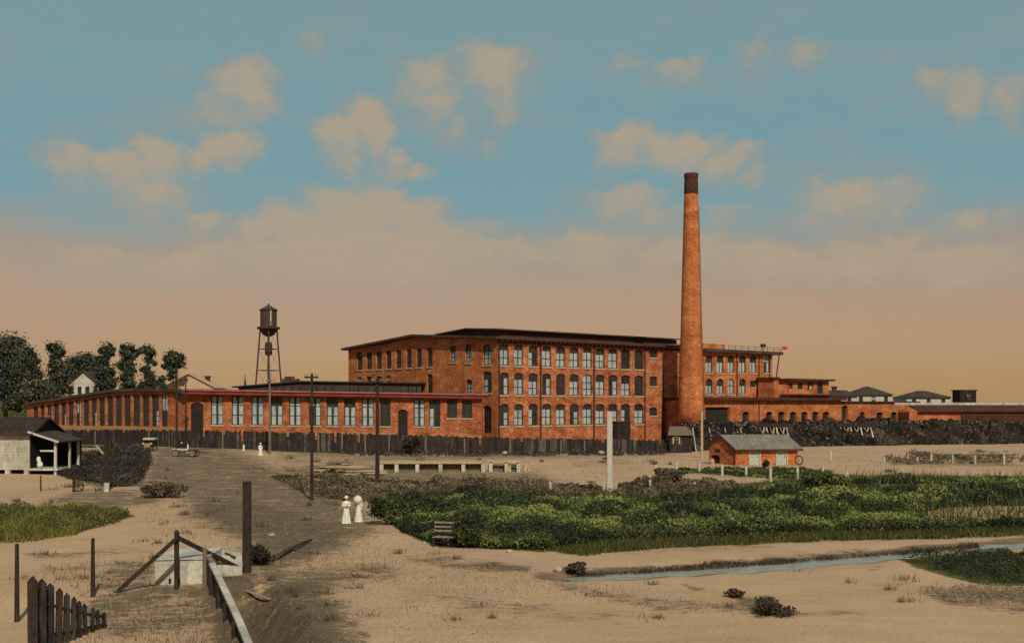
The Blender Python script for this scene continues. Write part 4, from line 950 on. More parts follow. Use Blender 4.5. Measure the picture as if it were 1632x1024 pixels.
pole('fence_post', 'brown post at the left edge of the foreground sand', 'post', 27, 990, 866, .09)
pole('fence_post', 'upright dark post between the pickets and the braced gatepost', 'post', 148, 950, 857, .09)
for x, yb, yt, g in [(1045.5, 747, 740, 'leftmost white stub'), (1078, 751, 736, 'second white stub from the left'), (1114.5, 753, 738, 'third white stub from the left'), (1151, 757, 739, 'fourth white stub from the left'), (1189, 759, 742, 'fifth white stub from the left'), (1228, 767, 744, 'sixth white stub from the left'), (1271, 765, 744, 'seventh white stub from the left'), (1311, 754, 742, 'rightmost white stub')]:
    pole('fence_stub', g + ' in the row before the red hut', 'post', x, yb, yt, .11, m=WHITE2, square=True, group='white fence stubs before the red hut')
for x, yb, yt, g in [(877, 784, 767, 'white stub in scrub left of the tall white post'), (962.5, 784, 767, 'white stub standing right against the tall white post'), (1036, 781, 764, 'white stub in grey scrub right of the tall white post'), (1107, 777, 768, 'tiny white stub at the back edge of the thicket')]:
    pole('fence_stub', g, 'post', x, yb, yt, .09, m=WHITE2, square=True, group='white stubs along the back of the thicket')

# ------------------------------------------------------------------ board fence in front of the mill
def make_fence():
    line = [(-60, 702, 686), (60, 704, 684), (180, 709, 684), (300, 713, 685), (450, 719, 688), (600, 722, 690.5), (800, 722.5, 697), (950, 722, 699), (1064, 721, 701)]
    pts = [(ground_at(x, yb), yt) for x, yb, yt in line]; root = thing('board_fence', 'long dark weathered board fence running in front of the whole mill', 'fence', pts[3][0])
    mb = MB(); posts = []
    for (a, ya), (b, yb_) in zip(pts[:-1], pts[1:]):
        L_ = (b - a).length; n = int(L_ / .3); fr = Frame((a.x, a.y), (b.x - a.x, b.y - a.y)); h0 = CAMZ + (HY - ya) / F * a.y - a.z; h1 = CAMZ + (HY - yb_) / F * b.y - b.z
        for i in range(n):
            t = (i + .5) / n; z = a.z + (b.z - a.z) * t; h = h0 + (h1 - h0) * t + random.uniform(-.16, .1); u = L_ * t; w = L_ / n * .5 * random.uniform(.955, 1.0)
            if random.random() < .03: h *= random.uniform(.5, .85)
            o = random.uniform(-.03, .03); mb.fbox(fr, u - w, u + w, z - .1, z + h, -.02 + o, .02 + o, mi=(2 if math.sin(i * .13 + a.x) + random.uniform(-.8, .8) > 1.05 else random.choice((0, 0, 1))))
        k = int(L_ / 3.2)
        for i in range(k):
            u = L_ * (i + .5) / k; z = a.z + (b.z - a.z) * u / L_; h = h0 + (h1 - h0) * u / L_; posts.append((fr, u, z, h))
    mb.build('boarding', [BOARD, DARKWOOD, mat('grey_boards', [(50, 45, 39), (76, 68, 58), (104, 92, 78)], 1.2, .95, 5, .5, .4, (1.6, 1.6, .35))], root)
    for fr, u, z, h in posts:
        p = MB(); p.fbox(fr, u - .1, u + .1, z - .2, z + h + random.uniform(-.3, .12), .053, .2); p.build('post', random.choice((BOARD, GREYWOOD, BOARD)), root)
make_fence()

# ------------------------------------------------------------------ small red brick hut
def make_hut():
    b = ground_at(1171, 741); d0 = b.y; fr = frame_px(1171, d0, 1272, d0 + 1.2); L_ = fr.uv(1271.5, 645)[0]; z0 = b.z - .15
    gu = Vector((-.60, .80)); ge = Frame((b.x, b.y), gu, (-.80, -.60)); W = ge.uv(1130, 645)[0]; ze = fr.uv(1171, 713)[1]
    root = thing('brick_hut', 'small red brick hut with grey roof and two pale doors', 'hut', b)
    Hs = []; D = []
    for x0, x1 in ((1195.5, 1210.5), (1238, 1253.5)):
        r = pxrect(fr, x0, x1, 715, 740.5); r = (r[0], r[1], z0 + .05, r[3]); Hs.append(r); D.append(r)
    mb = MB(); wall(mb, fr, 0, L_, z0, ze, Hs, .2); mb.build('wall', BRICK2, root)
    for r in D:
        mb = MB(); mb.fbox(fr, *r, -.16, -.1)
        n = 5
        for k in range(n): u = r[0] + (r[1] - r[0]) * (k + .5) / n; mb.fbox(fr, u - .11, u + .11, r[2], r[3], -.097, -.08)
        o = mb.build('door', GREENW, root); mb = MB(); mb.fbox(fr, r[1] - .25, r[1] - .15, r[2] + 1.0, r[2] + 1.15, -.078, -.03); mb.build('handle', IRON, o)
        mb = MB()
        for x0, x1, z0_, z1_ in ((r[0] - .12, r[0], r[2], r[3] + .1), (r[1], r[1] + .12, r[2], r[3] + .1), (r[0], r[1], r[3], r[3] + .1)): mb.fbox(fr, x0, x1, z0_, z1_, .003, .05)
        mb.build('frame', WHITE2, o)
    zr = fr.uv(1171, 713)[1] + 1.35; r = pxrect(ge, 1133.5, 1147, 724, 737.5); a, b_ = sorted(r[:2]); hole = (a, b_, max(z0 + .3, r[2]), r[3], .2)
    mb = MB(); wall(mb, ge, 0, W, z0, ze, [hole], .3); mb.quad(ge.pt(0, ze), ge.pt(W, ze), ge.pt(W / 2, zr)); mb.build('wall', BRICKD, root)
    door(root, ge, hole[:4], .25)
    mb = MB(); r2 = pxrect(ge, 1140, 1147.5, 715, 719.5); a, b_ = sorted(r2[:2]); mb.fbox(ge, a, b_, r2[2], r2[3], .003, .05); mb.build('vent', VOID, root)
    mb = MB(); bk = lambda u, e, z: (lambda p: Vector((p.x, p.y, z)))(fr.O + fr.u * u + gu * e)
    for p, q in (((L_, 0), (L_, W)), ((L_, W), (0, W))): mb.quad(bk(*p, z0), bk(*q, z0), bk(*q, ze), bk(*p, ze))
    mb.quad(bk(L_, 0, ze), bk(L_, W / 2, zr), bk(L_, W, ze)); mb.build('wall', BRICKD, root)
    mb = MB(); o = .3; k = (zr - ze) / (W / 2)
    for e0, e1, z0_, z1_ in ((-.45, W / 2, ze - .45 * k, zr), (W / 2, W + .45, zr, ze - .45 * k)):
        lo = [bk(-o, e0, z0_), bk(L_ + o, e0, z0_), bk(L_ + o - 1.2 * (e0 > 0), e1, z1_), bk(-o, e1, z1_)]
        lo = [bk(-o, e0, z0_ + .02), bk(L_ + o, e0, z0_ + .02), bk(L_ + o, e1, z1_ + .02), bk(-o, e1, z1_ + .02)]
        mb.hexa(lo, [v + Vector((0, 0, .12)) for v in lo])
    mb.build('roof', SLATE, root)
    mb = MB()
    for e0, e1, z0_, z1_ in ((-.45, W / 2, ze - .45 * k, zr), (W / 2, W + .45, zr, ze - .45 * k)): mb.beam(bk(-o - .03, e0, z0_ + .04), bk(-o - .03, e1, z1_ + .04), .05, .26)
    mb.beam(bk(-o, -.48, ze - .45 * k + .02), bk(L_ + o, -.48, ze - .45 * k + .02), .05, .22); mb.build('bargeboard', EAVE, root)
    mb = MB(); mb.fbox(fr, -.08, .06, z0, ze - .1, .003, .1); mb.build('corner_strip', EAVE, root)
    g = ground_at(1273.5, 741); w = MB(); c = g + Vector((0, 0, .62)); w.ring(c, (.35, -1, .12), .5, .08, 20)
    tag(w.build('iron_hoop', IRON, None, loc=g), 'dark iron hoop leaning beside the right end of the red hut', 'hoop')
    g = Vector(ge.pt(W * .78, z0, .45)); g.z = float(H(g.x, g.y)); w = MB(); w.lathe(g, [(.25, 0), (.33, .3), (.25, .62), (.02, .63)], 12)
    tag(w.build('barrel', PALEWOOD, None, loc=g), 'small pale barrel outside the dark opening in the red hut gable end', 'barrel')
make_hut()

# ------------------------------------------------------------------ grey shack at the foot of the chimney
def make_shack():
    b = ground_at(1067, 721.5); d = b.y; fr = frame_px(1067, d, 1104, d); L_ = fr.uv(1103, 645)[0]; z1 = fr.uv(1070, 693.5)[1]; z2 = fr.uv(1070, 681)[1]
    root = thing('grey_shack', 'small grey boarded lean-to shack below the chimney beside the fence end', 'shack', b)
    r = pxrect(fr, 1074, 1081.5, 697, 707); r2 = pxrect(fr, 1088, 1099, 699, 721)
    mb = MB(); wall(mb, fr, 0, L_, b.z - .2, z1, [r, r2], .12); shell(mb, fr, 0, L_, b.z - .2, z1, 4); mb.build('wall', BOARD, root)
    window(root, fr, *r, 'dark', .5, depth=.05, rows=2, sill=False, bar=.16); door(root, fr, r2, .06, DARKWOOD)
    mb = MB(); lo = [fr.pt(-.3, z1 + .01, .4), fr.pt(L_ + .2, z1 + .01, .4), fr.pt(L_ - .2, z2, -4), fr.pt(.6, z2, -4)]; mb.hexa(lo, [v + Vector((0, 0, .12)) for v in lo]); mb.build('roof', GREYWOOD, root)
    mb = MB(); mb.fbox(fr, r[0] - .2, r[0] - .003, r[2], r[3] + .15, .003, .06); mb.fbox(fr, r[1] + .003, r[1] + .2, r[2], r[3] + .15, .003, .06); mb.fbox(fr, r[0], r[1], r[3] + .003, r[3] + .17, .003, .06); mb.build('trim', STONE, root)
make_shack()
def stake(name, label, x0, y0, x1, y1, o0, w=.16, m=WHITE2, group='pale stakes leaning on the embankment'):
    d0 = CAMZ * F / (np.interp(x0, [p[0] for p in FOOT], [p[1] for p in FOOT]) - HY); a = P(x0, y0, d0 + o0 - .3); b = P(x1, y1, d0 + o0 - .1)
    mb = MB(); mb.beam(a, b, w, w); tag(mb.build(name, m, None, loc=a), label, 'stake', group)
for x0, y0, x1, y1, o, l in [(1109.5, 719, 1104, 681, -.6, 'tall pale timber leaning against the right side of the grey shack'), (1094.5, 720, 1093.5, 699, -1.2, 'short upright pale plank at the grey shack door'),
        (1133, 696, 1130, 681, 3.2, 'pale stake leaning left, first right of the slim pale pole'), (1158, 696, 1155, 681, 3.2, 'pale stake leaning left, above the left end of the red hut roof'), (1183.5, 696, 1179.5, 681, 3.2, 'pale stake leaning left, above the middle of the red hut roof')]:
    stake('leaning_stake', l, x0, y0, x1, y1, o)
def trestle(label, x0, x1, y0, y1, n):
    d0 = CAMZ * F / (np.interp((x0 + x1) / 2, [p[0] for p in FOOT], [p[1] for p in FOOT]) - HY) + 3.0; fr = frame_px(x0, d0, x1, d0); L_ = fr.uv(x1, 645)[0]; za, zb = fr.uv(x0, y1)[1], fr.uv(x0, y0)[1]
    a = fr.pt(0, za); root = thing('timber_trestle', label, 'trestle', a, 'pale timber trestles on the embankment')
    mb = MB(); mb.fbox(fr, -1.0, L_ + 1.0, zb + .01, zb + .55, -1.2, .3); mb.build('deck', DARKWOOD, root)
    for k in range(n):
        u = L_ * k / (n - 1); mb = MB(); mb.beam(fr.pt(u + .25, za - .5, .45), fr.pt(u - .12, zb, .1), .22, .2); mb.build('post', WHITE2, root)
        if k < n - 1:
            u2 = L_ * (k + 1) / (n - 1); mb = MB(); mb.beam(fr.pt(u + .5, zb - .05, .12), fr.pt((u + u2) / 2 + .1, za + .5, .3), .22, .1); mb.beam(fr.pt(u2 - .5, zb - .05, .24), fr.pt((u + u2) / 2 + .15, za + .5, .42), .22, .1); mb.build('brace', STONE, root)
trestle('pale braced trestle under a dark deck above the right end of the red hut roof', 1206, 1254, 680, 695, 4)
trestle('pale braced trestle under a dark deck on the embankment below the storehouse', 1340, 1388, 680, 692, 4)
def slab(name, label, x0, y0, x1, y1, o, w, h, m):
    d0 = CAMZ * F / (np.interp((x0 + x1) / 2, [p[0] for p in FOOT], [p[1] for p in FOOT]) - HY) + o; a, b = P(x0, y0, d0), P(x1, y1, d0 + .2); mb = MB(); mb.beam(a, b, w, h); tag(mb.build(name, m, None, loc=a), label, 'timber')
slab('pale_beam', 'single pale beam lying slantwise on the dark embankment', 1429, 682.5, 1463, 689.5, 4.6, .5, .32, STONE)
slab('pale_gangway', 'long pale plank gangway in front of the windowless brick lean-to', 1448, 675, 1544, 681.5, 7.5, 1.4, .5, STONE)
def cone_pile():
    a = P(1373, 673, 204); mb = MB(); mb.lathe((a.x, a.y, a.z - .6), [(1.7, 0), (1.2, .8), (.7, 1.6), (.25, 2.1), (.02, 2.3)], 11); tag(mb.build('coal_pile', COAL, None, loc=a), 'dark coal pile heaped against the brick storehouse wall', 'coal pile')
cone_pile()

# ------------------------------------------------------------------ pale platform, planks, rail fence
def make_platform():
    b = ground_at(608, 752); d = b.y; fr = frame_px(606, d, 772, d); L_ = fr.uv(770, 645)[0]; z1 = fr.uv(700, 735.5)[1]
    root = thing('loading_platform', 'long low pale timber platform on white posts in front of the fence', 'platform', b)
    mb = MB(); mb.fbox(fr, -.5, L_, z1 - .2, z1, -3.2, .1); mb.build('deck', PALEWOOD, root)
    mb = MB(); mb.fbox(fr, 0, L_, b.z - .1, z1 - .203, -.75, -.65); mb.build('back_boarding', GREYWOOD, root)
    for x in (608, 632, 665, 702, 738.5, 770):
        u = fr.uv(x, 645)[0]; mb = MB(); mb.fbox(fr, u - .2, u + .2, b.z - .3, z1 - .203, -.3, .04); mb.build('post', WHITE2, root)
    a0 = ground_at(776, 753); f2 = frame_px(776, d + .3, 842, d + .3); root = thing('broken_platform', 'broken right end of the pale platform with uneven posts', 'platform', a0)
    for x, y0 in ((782, 735), (807, 736), (812, 741), (826, 735), (838, 738), (843, 746)):
        u = f2.uv(x, 645)[0]; mb = MB(); zt = f2.uv(x, y0)[1]; mb.fbox(f2, u - .18, u + .18, a0.z - .3, zt, -.3, .0); mb.build('post', random.choice((WHITE2, PALEWOOD)), root)
    mb = MB(); u0, u1 = f2.uv(778, 645)[0], f2.uv(828, 645)[0]; mb.beam(f2.pt(u0, z1 + .1, .1), f2.pt(u1, z1 + .02, .1), .14, .22); mb.beam(f2.pt(u0 + 2, z1 - .45, -.5), f2.pt(u1 + 1.2, z1 - .6, -.4), .12, .2); mb.build('beam', PALEWOOD, root)
    mb = MB(); mb.fbox(f2, u0, u1, a0.z - .1, z1 - .25, -.8, -.7); mb.build('back_boarding', GREYWOOD, root)
make_platform()
def planks(label, px, py, n, L_, spread, name='plank_pile', m=(PALEWOOD, GREYWOOD)):
    g = ground_at(px, py); root = thing(name, label, 'plank pile', g)
    for k in range(n):
        a = random.uniform(-.35, .35) if spread else random.uniform(-.05, .05); z = g.z + .06 + (k // 3) * .14; c = g + Vector((random.uniform(-.5, .5) * spread, random.uniform(-.8, .8), 0)); l = L_ * random.uniform(.6, 1)
        d = Vector((math.cos(a), math.sin(a), 0)) * l / 2; mb = MB(); mb.beam(Vector((c.x, c.y, z)) - d, Vector((c.x, c.y, z)) + d, .24, .1); mb.build('plank', random.choice(m), root)
planks('scattered pale planks lying left of the thick telephone pole', 540, 752, 14, 5.2, 3.0)
planks('short stack of pale planks behind the scattered planks', 542, 743, 12, 3.4, 0.4)
planks('loose boards lying between the two telephone poles nearest the road', 580, 756, 8, 3.6, 2.2)
planks('yellowish stack of boards beside the dark bushes in front of the fence at left', 141, 722, 15, 3.2, .4)
def lean_board():
    g = ground_at(164, 727); mb = MB(); mb.beam(g + Vector((.3, 0, 0)), P(153, 709, g.y + .6), .32, .08); tag(mb.build('leaning_board', PALEWOOD, None, loc=g), 'single pale board propped at a slant right of the yellowish board stack', 'board')
lean_board()
def rail_fence():
    xs = [(1324, 732, 718), (1409, 736, 728), (1447, 733, 718.5), (1462, 737, 728), (1484, 736, 719), (1518, 738, 719.5), (1554, 739, 720), (1600, 740, 720), (1650, 742, 720)]
    b = ground_at(1447, 733); root = thing('rail_fence', 'low white post and rail fence at right behind the green thicket', 'fence', b)
    tops = []
    for x, yb, yt in xs:
        g = ground_at(x, yb); z = CAMZ + (HY - yt) / F * g.y; mb = MB(); mb.beam(g - Vector((0, 0, .3)), Vector((g.x, g.y, z)), .2, .2); mb.build('post', WHITE2, root)
        if yt > 718 and yt < 721 and x > 1440: tops.append(Vector((g.x, g.y, z)))
    for a, b_ in zip(tops[:-1], tops[1:]):
        mb = MB(); mb.beam(a - Vector((0, .14, .12)), b_ - Vector((0, .14, .12)), .06, .18); mb.build('rail', WHITE2, root)
rail_fence()

# ------------------------------------------------------------------ porch house at the left edge
def make_porch_house():
    d = 108.0; fr = frame_px(-60, d, 47, d); L_ = fr.uv(47, 645)[0]; g = float(H(fr.pt(L_, 0).x, d)); zf = fr.uv(47, 748)[1]; ze = fr.uv(47, 688)[1]; zr = fr.uv(47, 667)[1]
    root = thing('porch_house', 'white raised wooden house with lean-to side porch at the left edge', 'house', (fr.pt(L_, g)))
    mb = MB(); mb.fbox(fr, 0, L_, zf, ze, -7, 0)
    k = 0
    z = zf + .25
    while z < ze - .1: mb.fbox(fr, 0, L_ + .02, z, z + .03, .003, .025); z += .25
    mb.quad(fr.pt(L_ + .003, ze, 0), fr.pt(L_ + .003, ze, -7), fr.pt(L_ + .003, zr, -3.5)); mb.build('wall', WHITE2, root)
    mb = MB()
    for o0, o1, za, zb in ((.6, -3.5, ze - .3, zr), (-3.5, -7.6, zr, ze - .3)):
        lo = [fr.pt(-.4, za, o0), fr.pt(L_ + .5, za, o0), fr.pt(L_ + .5, zb, o1), fr.pt(-.4, zb, o1)]; mb.hexa(lo, [v + Vector((0, 0, .14)) for v in lo])
    mb.build('roof', mat('dark_shingles', [(44, 37, 34), (66, 56, 50)], .8, 1.0, 5, .4, .3, (1, 1, 1), .02), root)
    mb = MB(); mb.beam(fr.pt(L_ + .53, ze - .25, .62), fr.pt(L_ + .53, zr + .05, -3.5), .06, .22); mb.build('bargeboard', DARKWOOD, root)
    mb = MB(); mb.add([fr.pt(L_ + .03, zf, -.1), fr.pt(L_ + .03, zf, -6.9), fr.pt(L_ + .03, ze, -6.9), fr.pt(L_ + .03, zr - .05, -3.5), fr.pt(L_ + .03, ze, -.1)] + [fr.pt(L_ + .08, zf, -.1), fr.pt(L_ + .08, zf, -6.9), fr.pt(L_ + .08, ze, -6.9), fr.pt(L_ + .08, zr - .05, -3.5), fr.pt(L_ + .08, ze, -.1)], [(0, 1, 2, 3, 4), (9, 8, 7, 6, 5)] + [(k, k + 5, (k + 1) % 5 + 5, (k + 1) % 5) for k in range(5)]); mb.build('side_boarding', mat('shade_boards', [(24, 22, 24), (36, 32, 32)], 1, .95, 5, .3), root)  # dark sheet over the side wall, porch shade painted as its colour
    for u in (L_ - .35, L_ - 2.2, 2.6, .4):
        mb = MB(); mb.fbox(fr, u - .22, u + .22, g - .3, zf - .003, -.5, -.02); mb.build('pier', WHITE2, root)
    mb = MB(); mb.fbox(fr, .1, L_ - .1, g - .2, zf - .01, -6, -5.8); mb.build('underfloor_boarding', DARKWOOD, root)
    # porch
    u1 = fr.uv(92, 645)[0]; up = fr.uv(87.5, 645)[0]; zp = fr.uv(60, 746)[1]; zl = fr.uv(92, 703)[1]
    mb = MB(); lo = [fr.pt(L_ + .01, ze - .05, .5), fr.pt(u1 + .3, zl - .12, .5), fr.pt(u1 + .3, zl - .12, -6), fr.pt(L_ + .01, ze - .05, -6)]; mb.hexa(lo, [v + Vector((0, 0, .14)) for v in lo]); po = mb.build('porch_roof', ROOFB, root)
    mb = MB(); mb.beam(fr.pt(L_ + .05, ze + .03, .53), fr.pt(u1 + .3, zl - .04, .53), .05, .2); mb.build('edge_board', WHITE, po)
    mb = MB(); mb.fbox(fr, L_ + .003, up + .3, zp - .2, zp, -6, .1); mb.build('porch_floor', WHITE2, root)
    for o in (-.06, -5.7):
        mb = MB(); mb.fbox(fr, up - .12, up + .12, g - .3, zl - .12 + (.1 if o else 0), o - .2, o); mb.build('porch_post', WHITE, root)
    mb = MB(); mb.fbox(fr, u1 - .1, u1 + .1, g - .2, zl - .2, -3.0, -2.8); mb.build('porch_post', WHITE2, root)
    mb = MB(); zr_ = fr.uv(70, 718)[1]; mb.fbox(fr, L_ + 1.0, up - .125, zr_ - .08, zr_ + .08, -.16, -.08); mb.build('rail', WHITE2, root)
    mb = MB(); mb.fbox(fr, L_ + .01, up + .2, g - .2, ze - .5, -6.15, -6.003); mb.build('back_boarding', mat('shade_boards', [(24, 22, 24), (36, 32, 32)], 1, .95, 5, .3), root)  # shade of the porch interior painted as near-black boarding
    mb = MB(); c = fr.pt(fr.uv(58, 645)[0], zp, -.7); mb.ball(c + Vector((.05, 0, .33)), .3, .26, .34, 10, 7); mb.ball(c + Vector((-.08, 0, .85)), .22, .2, .3, 10, 7); mb.tube([c + Vector((0, 0, .5)), c + Vector((-.06, 0, .8))], [.22, .16], 8)
    tag(mb.build('cloth_bundle', CLOTH, None, smooth=True, loc=c), 'lumpy white bundle standing on the porch floor of the raised house', 'bundle')
make_porch_house()
def small_wheel():
    g = ground_at(124.5, 783); mb = MB(); c = g + Vector((0, 0, .42)); ax = Vector((.25, -1, .05)).normalized(); root = thing('spoked_wheel', 'small dark spoked wheel propped against the thin post at left', 'wheel', g)  # a small wheel with rim, spokes and hub
    mb.ring(c, ax, .38, .06, 24); mb.build('rim', IRON, root); mb = MB(); x = ax.orthogonal().normalized(); y = ax.cross(x)
    for k in range(8):
        a = math.pi * 2 * k / 8; mb.beam(c, c + (x * math.cos(a) + y * math.sin(a)) * .36, .05, .05)
    mb.build('spokes', IRON, root); mb = MB(); mb.tube([c - ax * .1, c + ax * .1], .09, 10); mb.build('hub', IRON, root)
small_wheel()

# ------------------------------------------------------------------ bench
def make_bench():
    a = ground_at(697, 869); b = ground_at(733, 876); m0 = (a + b) / 2; u = (Vector((b.x - a.x, b.y - a.y))).normalized(); u = Vector((.97, -.25)); fr = Frame((a.x - .1, a.y), u); L_ = 1.45; z = m0.z - .02
    root = thing('slatted_bench', 'dark wooden slatted bench by the edge of the green thicket', 'bench', m0)
    for s in (0.06, L_ - .06):
        for o in (.45, 0):
            mb = MB(); mb.fbox(fr, s - .045, s + .045, z - .15, z + (.46 if o else 1.27), o - .045, o + .045); mb.build('leg', DARKWOOD, root)
        mb = MB(); mb.fbox(fr, s - .04, s + .04, z + .62, z + .69, .05, .5); mb.fbox(fr, s - .035, s + .035, z + .463, z + .617, .42, .48); mb.build('armrest', DARKWOOD, root)
    st = MB()
    for k in range(4): st.fbox(fr, -.02, L_ + .02, z + .463, z + .505, .06 + k * .12, .155 + k * .12)
    st.build('seat', mat('bench_slats', [(112, 98, 82), (146, 130, 110)], 2, .8, 9, .2), root)
    mb = MB()
    for zz_ in (.72, .92, 1.13): mb.fbox(fr, -.02, L_ + .02, z + zz_, z + zz_ + .085, .048, .075)
    mb.build('backrest', mat('bench_slats', [(112, 98, 82), (146, 130, 110)], 2, .8, 9, .2), root)
    mb = MB()
    for s in (0.06, L_ - .06): mb.fbox(fr, s - .03, s + .03, z + .18, z + .24, .05, .41)
    mb.fbox(fr, .1, L_ - .1, z + .18, z + .23, .2, .25); mb.build('stretcher', DARKWOOD, root)
make_bench()

# ------------------------------------------------------------------ people
def solidify(mb, name, m, parent, voxel):
    me = bpy.data.meshes.new('tmp'); me.from_pydata(mb.v, [], mb.f); o = bpy.data.objects.new('tmp', me); C.objects.link(o)
    r = o.modifiers.new('r', 'REMESH'); r.mode = 'VOXEL'; r.voxel_size = voxel; s = o.modifiers.new('s', 'SMOOTH'); s.iterations = 2
    dg = bpy.context.evaluated_depsgraph_get(); out = bpy.data.meshes.new_from_object(o.evaluated_get(dg)); bpy.data.objects.remove(o)
    o0 = WORLD[parent.name]; co = np.empty(len(out.vertices) * 3, np.float32); out.vertices.foreach_get('co', co); co = (co.reshape(-1, 3) - np.array(o0, np.float32)).ravel(); out.vertices.foreach_set('co', co)
    out.name = name; out.materials.clear(); out.materials.append(m); out.polygons.foreach_set('use_smooth', np.ones(len(out.polygons), bool)); out.update()
    return link(name, out, parent, o0)
def person(label, px, yb, hpx, style, yaw=0.0, top=CLOTH, bottom=CLOTH, voxel=.011, hat=None, arms='down', detail=True):
    g = ground_at(px, yb); h = hpx / F * g.y; k = h / 1.66
    root = thing('person', label, 'person', g)
    ca, sa = math.cos(yaw), math.sin(yaw)
    T = lambda x, y, z: Vector((g.x + k * (x * ca - y * sa), g.y + k * (x * sa + y * ca), g.z + k * z))     # y < 0 is forward
    R = lambda r: r * k
    def loft(mb, rings, seg=18):
        vs = []; fs = []
        for z, rx, ry, cx, cy in rings:
            for i in range(seg):
                a = 2 * math.pi * i / seg; vs.append(T(cx + rx * math.cos(a), cy + ry * math.sin(a), z))
        for i in range(len(rings) - 1):
            for j in range(seg):
                a, b = i * seg + j, i * seg + (j + 1) % seg; fs.append((a, b, b + seg, a + seg))
        fs.append(tuple(range(seg))[::-1]); fs.append(tuple(range((len(rings) - 1) * seg, len(rings) * seg))); mb.add(vs, fs)
    if arms == 'folded': arm = lambda s: [(.17 * s, .0, 1.36), (.24 * s, .03, 1.12), (.06 * s, -.17, 1.10)]
    elif arms == 'raised': arm = lambda s: [(.17 * s, .0, 1.36), (.23 * s, -.06, 1.14), (.10 * s, -.22, 1.32)] if s > 0 else [(.17 * s, .0, 1.36), (.22 * s, .02, 1.1), (.21 * s, -.07, .86)]
    else: arm = lambda s: [(.17 * s, .0, 1.36), (.23 * s, .02, 1.1), (.22 * s, -.07, .86)]
    legx = .10 if style == 'dress' else .17
    b = MB()
    loft(b, [(.78, .13, .10, 0, 0), (.9, .15, .11, 0, 0), (1.05, .12, .09, 0, 0), (1.25, .15, .10, 0, 0), (1.36, .17, .09, 0, 0), (1.40, .10, .075, 0, 0), (1.43, .055, .055, 0, 0), (1.49, .05, .052, 0, -.005), (1.50, .055, .07, 0, -.01)])
    loft(b, [(1.44, .03, .035, 0, -.035), (1.46, .05, .065, 0, -.02), (1.50, .066, .085, 0, -.01), (1.55, .074, .095, 0, 0), (1.60, .074, .095, 0, .004), (1.64, .058, .075, 0, .006), (1.66, .022, .03, 0, .006)])
    b.tube([T(0, -.085, 1.565), T(0, -.115, 1.535), T(0, -.09, 1.525)], [R(.010), R(.016), R(.010)], 6)
    for s in (-1, 1):
        b.ball(T(.076 * s, .005, 1.55), R(.014), R(.022), R(.032), 8, 5)
        b.tube([T(.08 * s, 0, .86), T((legx * .8 + .01) * s, 0, .46), T(legx * s, .015, .09)], [R(.085), R(.055), R(.038)], 10)
        b.tube([T(legx * s, .05, .045), T(legx * s, -.06, .05), T(legx * s, -.17, .032)], [R(.035), R(.045), R(.028)], 8)
        A = arm(s); w = A[2]; e = A[1]; b.tube([T(*A[0]), T(*e), T(*w)], [R(.05), R(.038), R(.026)], 10)
        dv = (Vector(w) - Vector(e)).normalized(); side = dv.cross(Vector((0, 1, 0) if abs(dv.y) < .8 else (0, 0, 1))).normalized(); nn = dv.cross(side); W = Vector(w)
        b.tube([T(*W), T(*(W + dv * .05)), T(*(W + dv * .09))], [R(.025), R(.034), R(.030)], 8)
        for i, (o, l) in enumerate(((-.026, .065), (-.009, .078), (.009, .072), (.026, .055))):
            p = W + dv * .085 + side * o; b.tube([T(*p), T(*(p + dv * l * .55 + nn * .008)), T(*(p + dv * l + nn * .028))], [R(.0105), R(.0095), R(.008)], 6)
        p = W + dv * .03 + side * (-.03 * s); b.tube([T(*p), T(*(p + dv * .04 - side * .025 * s)), T(*(p + dv * .075 - side * .03 * s + nn * .015))], [R(.013), R(.011), R(.009)], 6)
    solidify(b, 'body', SKIN, root, voxel * k)
    if detail:
        for s in (-1, 1):
            e = MB(); e.ball(T(.03 * s, -.085, 1.565), R(.013), R(.012), R(.009), 8, 5); e.build('eye', HAIR, root, smooth=True)
        e = MB(); e.tube([T(-.024, -.083, 1.505), T(0, -.092, 1.503), T(.024, -.083, 1.505)], R(.006), 5); e.build('mouth', mat('lips', [(120, 70, 60), (130, 78, 66)], 3, .6, 9, .1), root)
    c = MB()
    if style == 'dress':
        loft(c, [(.03, .27, .24, 0, .02), (.3, .235, .21, 0, .015), (.6, .20, .18, 0, .01), (.86, .18, .15, 0, .0), (.98, .155, .125, 0, 0), (1.05, .138, .108, 0, 0), (1.12, .15, .12, 0, -.01), (1.25, .185, .14, 0, -.02), (1.34, .20, .12, 0, -.005), (1.395, .14, .095, 0, 0), (1.425, .07, .07, 0, 0), (1.45, .062, .062, 0, 0)], 24)
        for i in range(9):
            a = 2 * math.pi * i / 9 + .2; c.tube([T(.135 * math.cos(a), .11 * math.sin(a), .98), T(.205 * math.cos(a), .18 * math.sin(a), .5), T(.265 * math.cos(a), .24 * math.sin(a), .035)], [R(.012), R(.03), R(.045)], 6)
        for s in (-1, 1):
            A = arm(s); c.tube([T(*A[0]), T(*(Vector(A[0]).lerp(Vector(A[1]), .5))), T(*A[1]), T(*(Vector(A[1]).lerp(Vector(A[2]), .92)))], [R(.082), R(.085), R(.062), R(.042)], 12)
        solidify(c, 'white_dress', top, root, voxel * k)
    else:
        loft(c, [(.84, .165, .13, 0, 0), (.95, .16, .125, 0, 0), (1.1, .155, .12, 0, 0), (1.28, .19, .125, 0, 0), (1.37, .19, .11, 0, 0), (1.41, .11, .085, 0, 0), (1.44, .065, .065, 0, 0)], 20)
        for s in (-1, 1):
            A = arm(s); c.tube([T(*A[0]), T(*A[1]), T(*(Vector(A[1]).lerp(Vector(A[2]), .9)))], [R(.075), R(.055), R(.042)], 10)
        solidify(c, 'shirt', top, root, voxel * k); c = MB(); loft(c, [(.78, .165, .125, 0, 0), (.9, .165, .125, 0, 0), (.96, .15, .115, 0, 0)], 20)
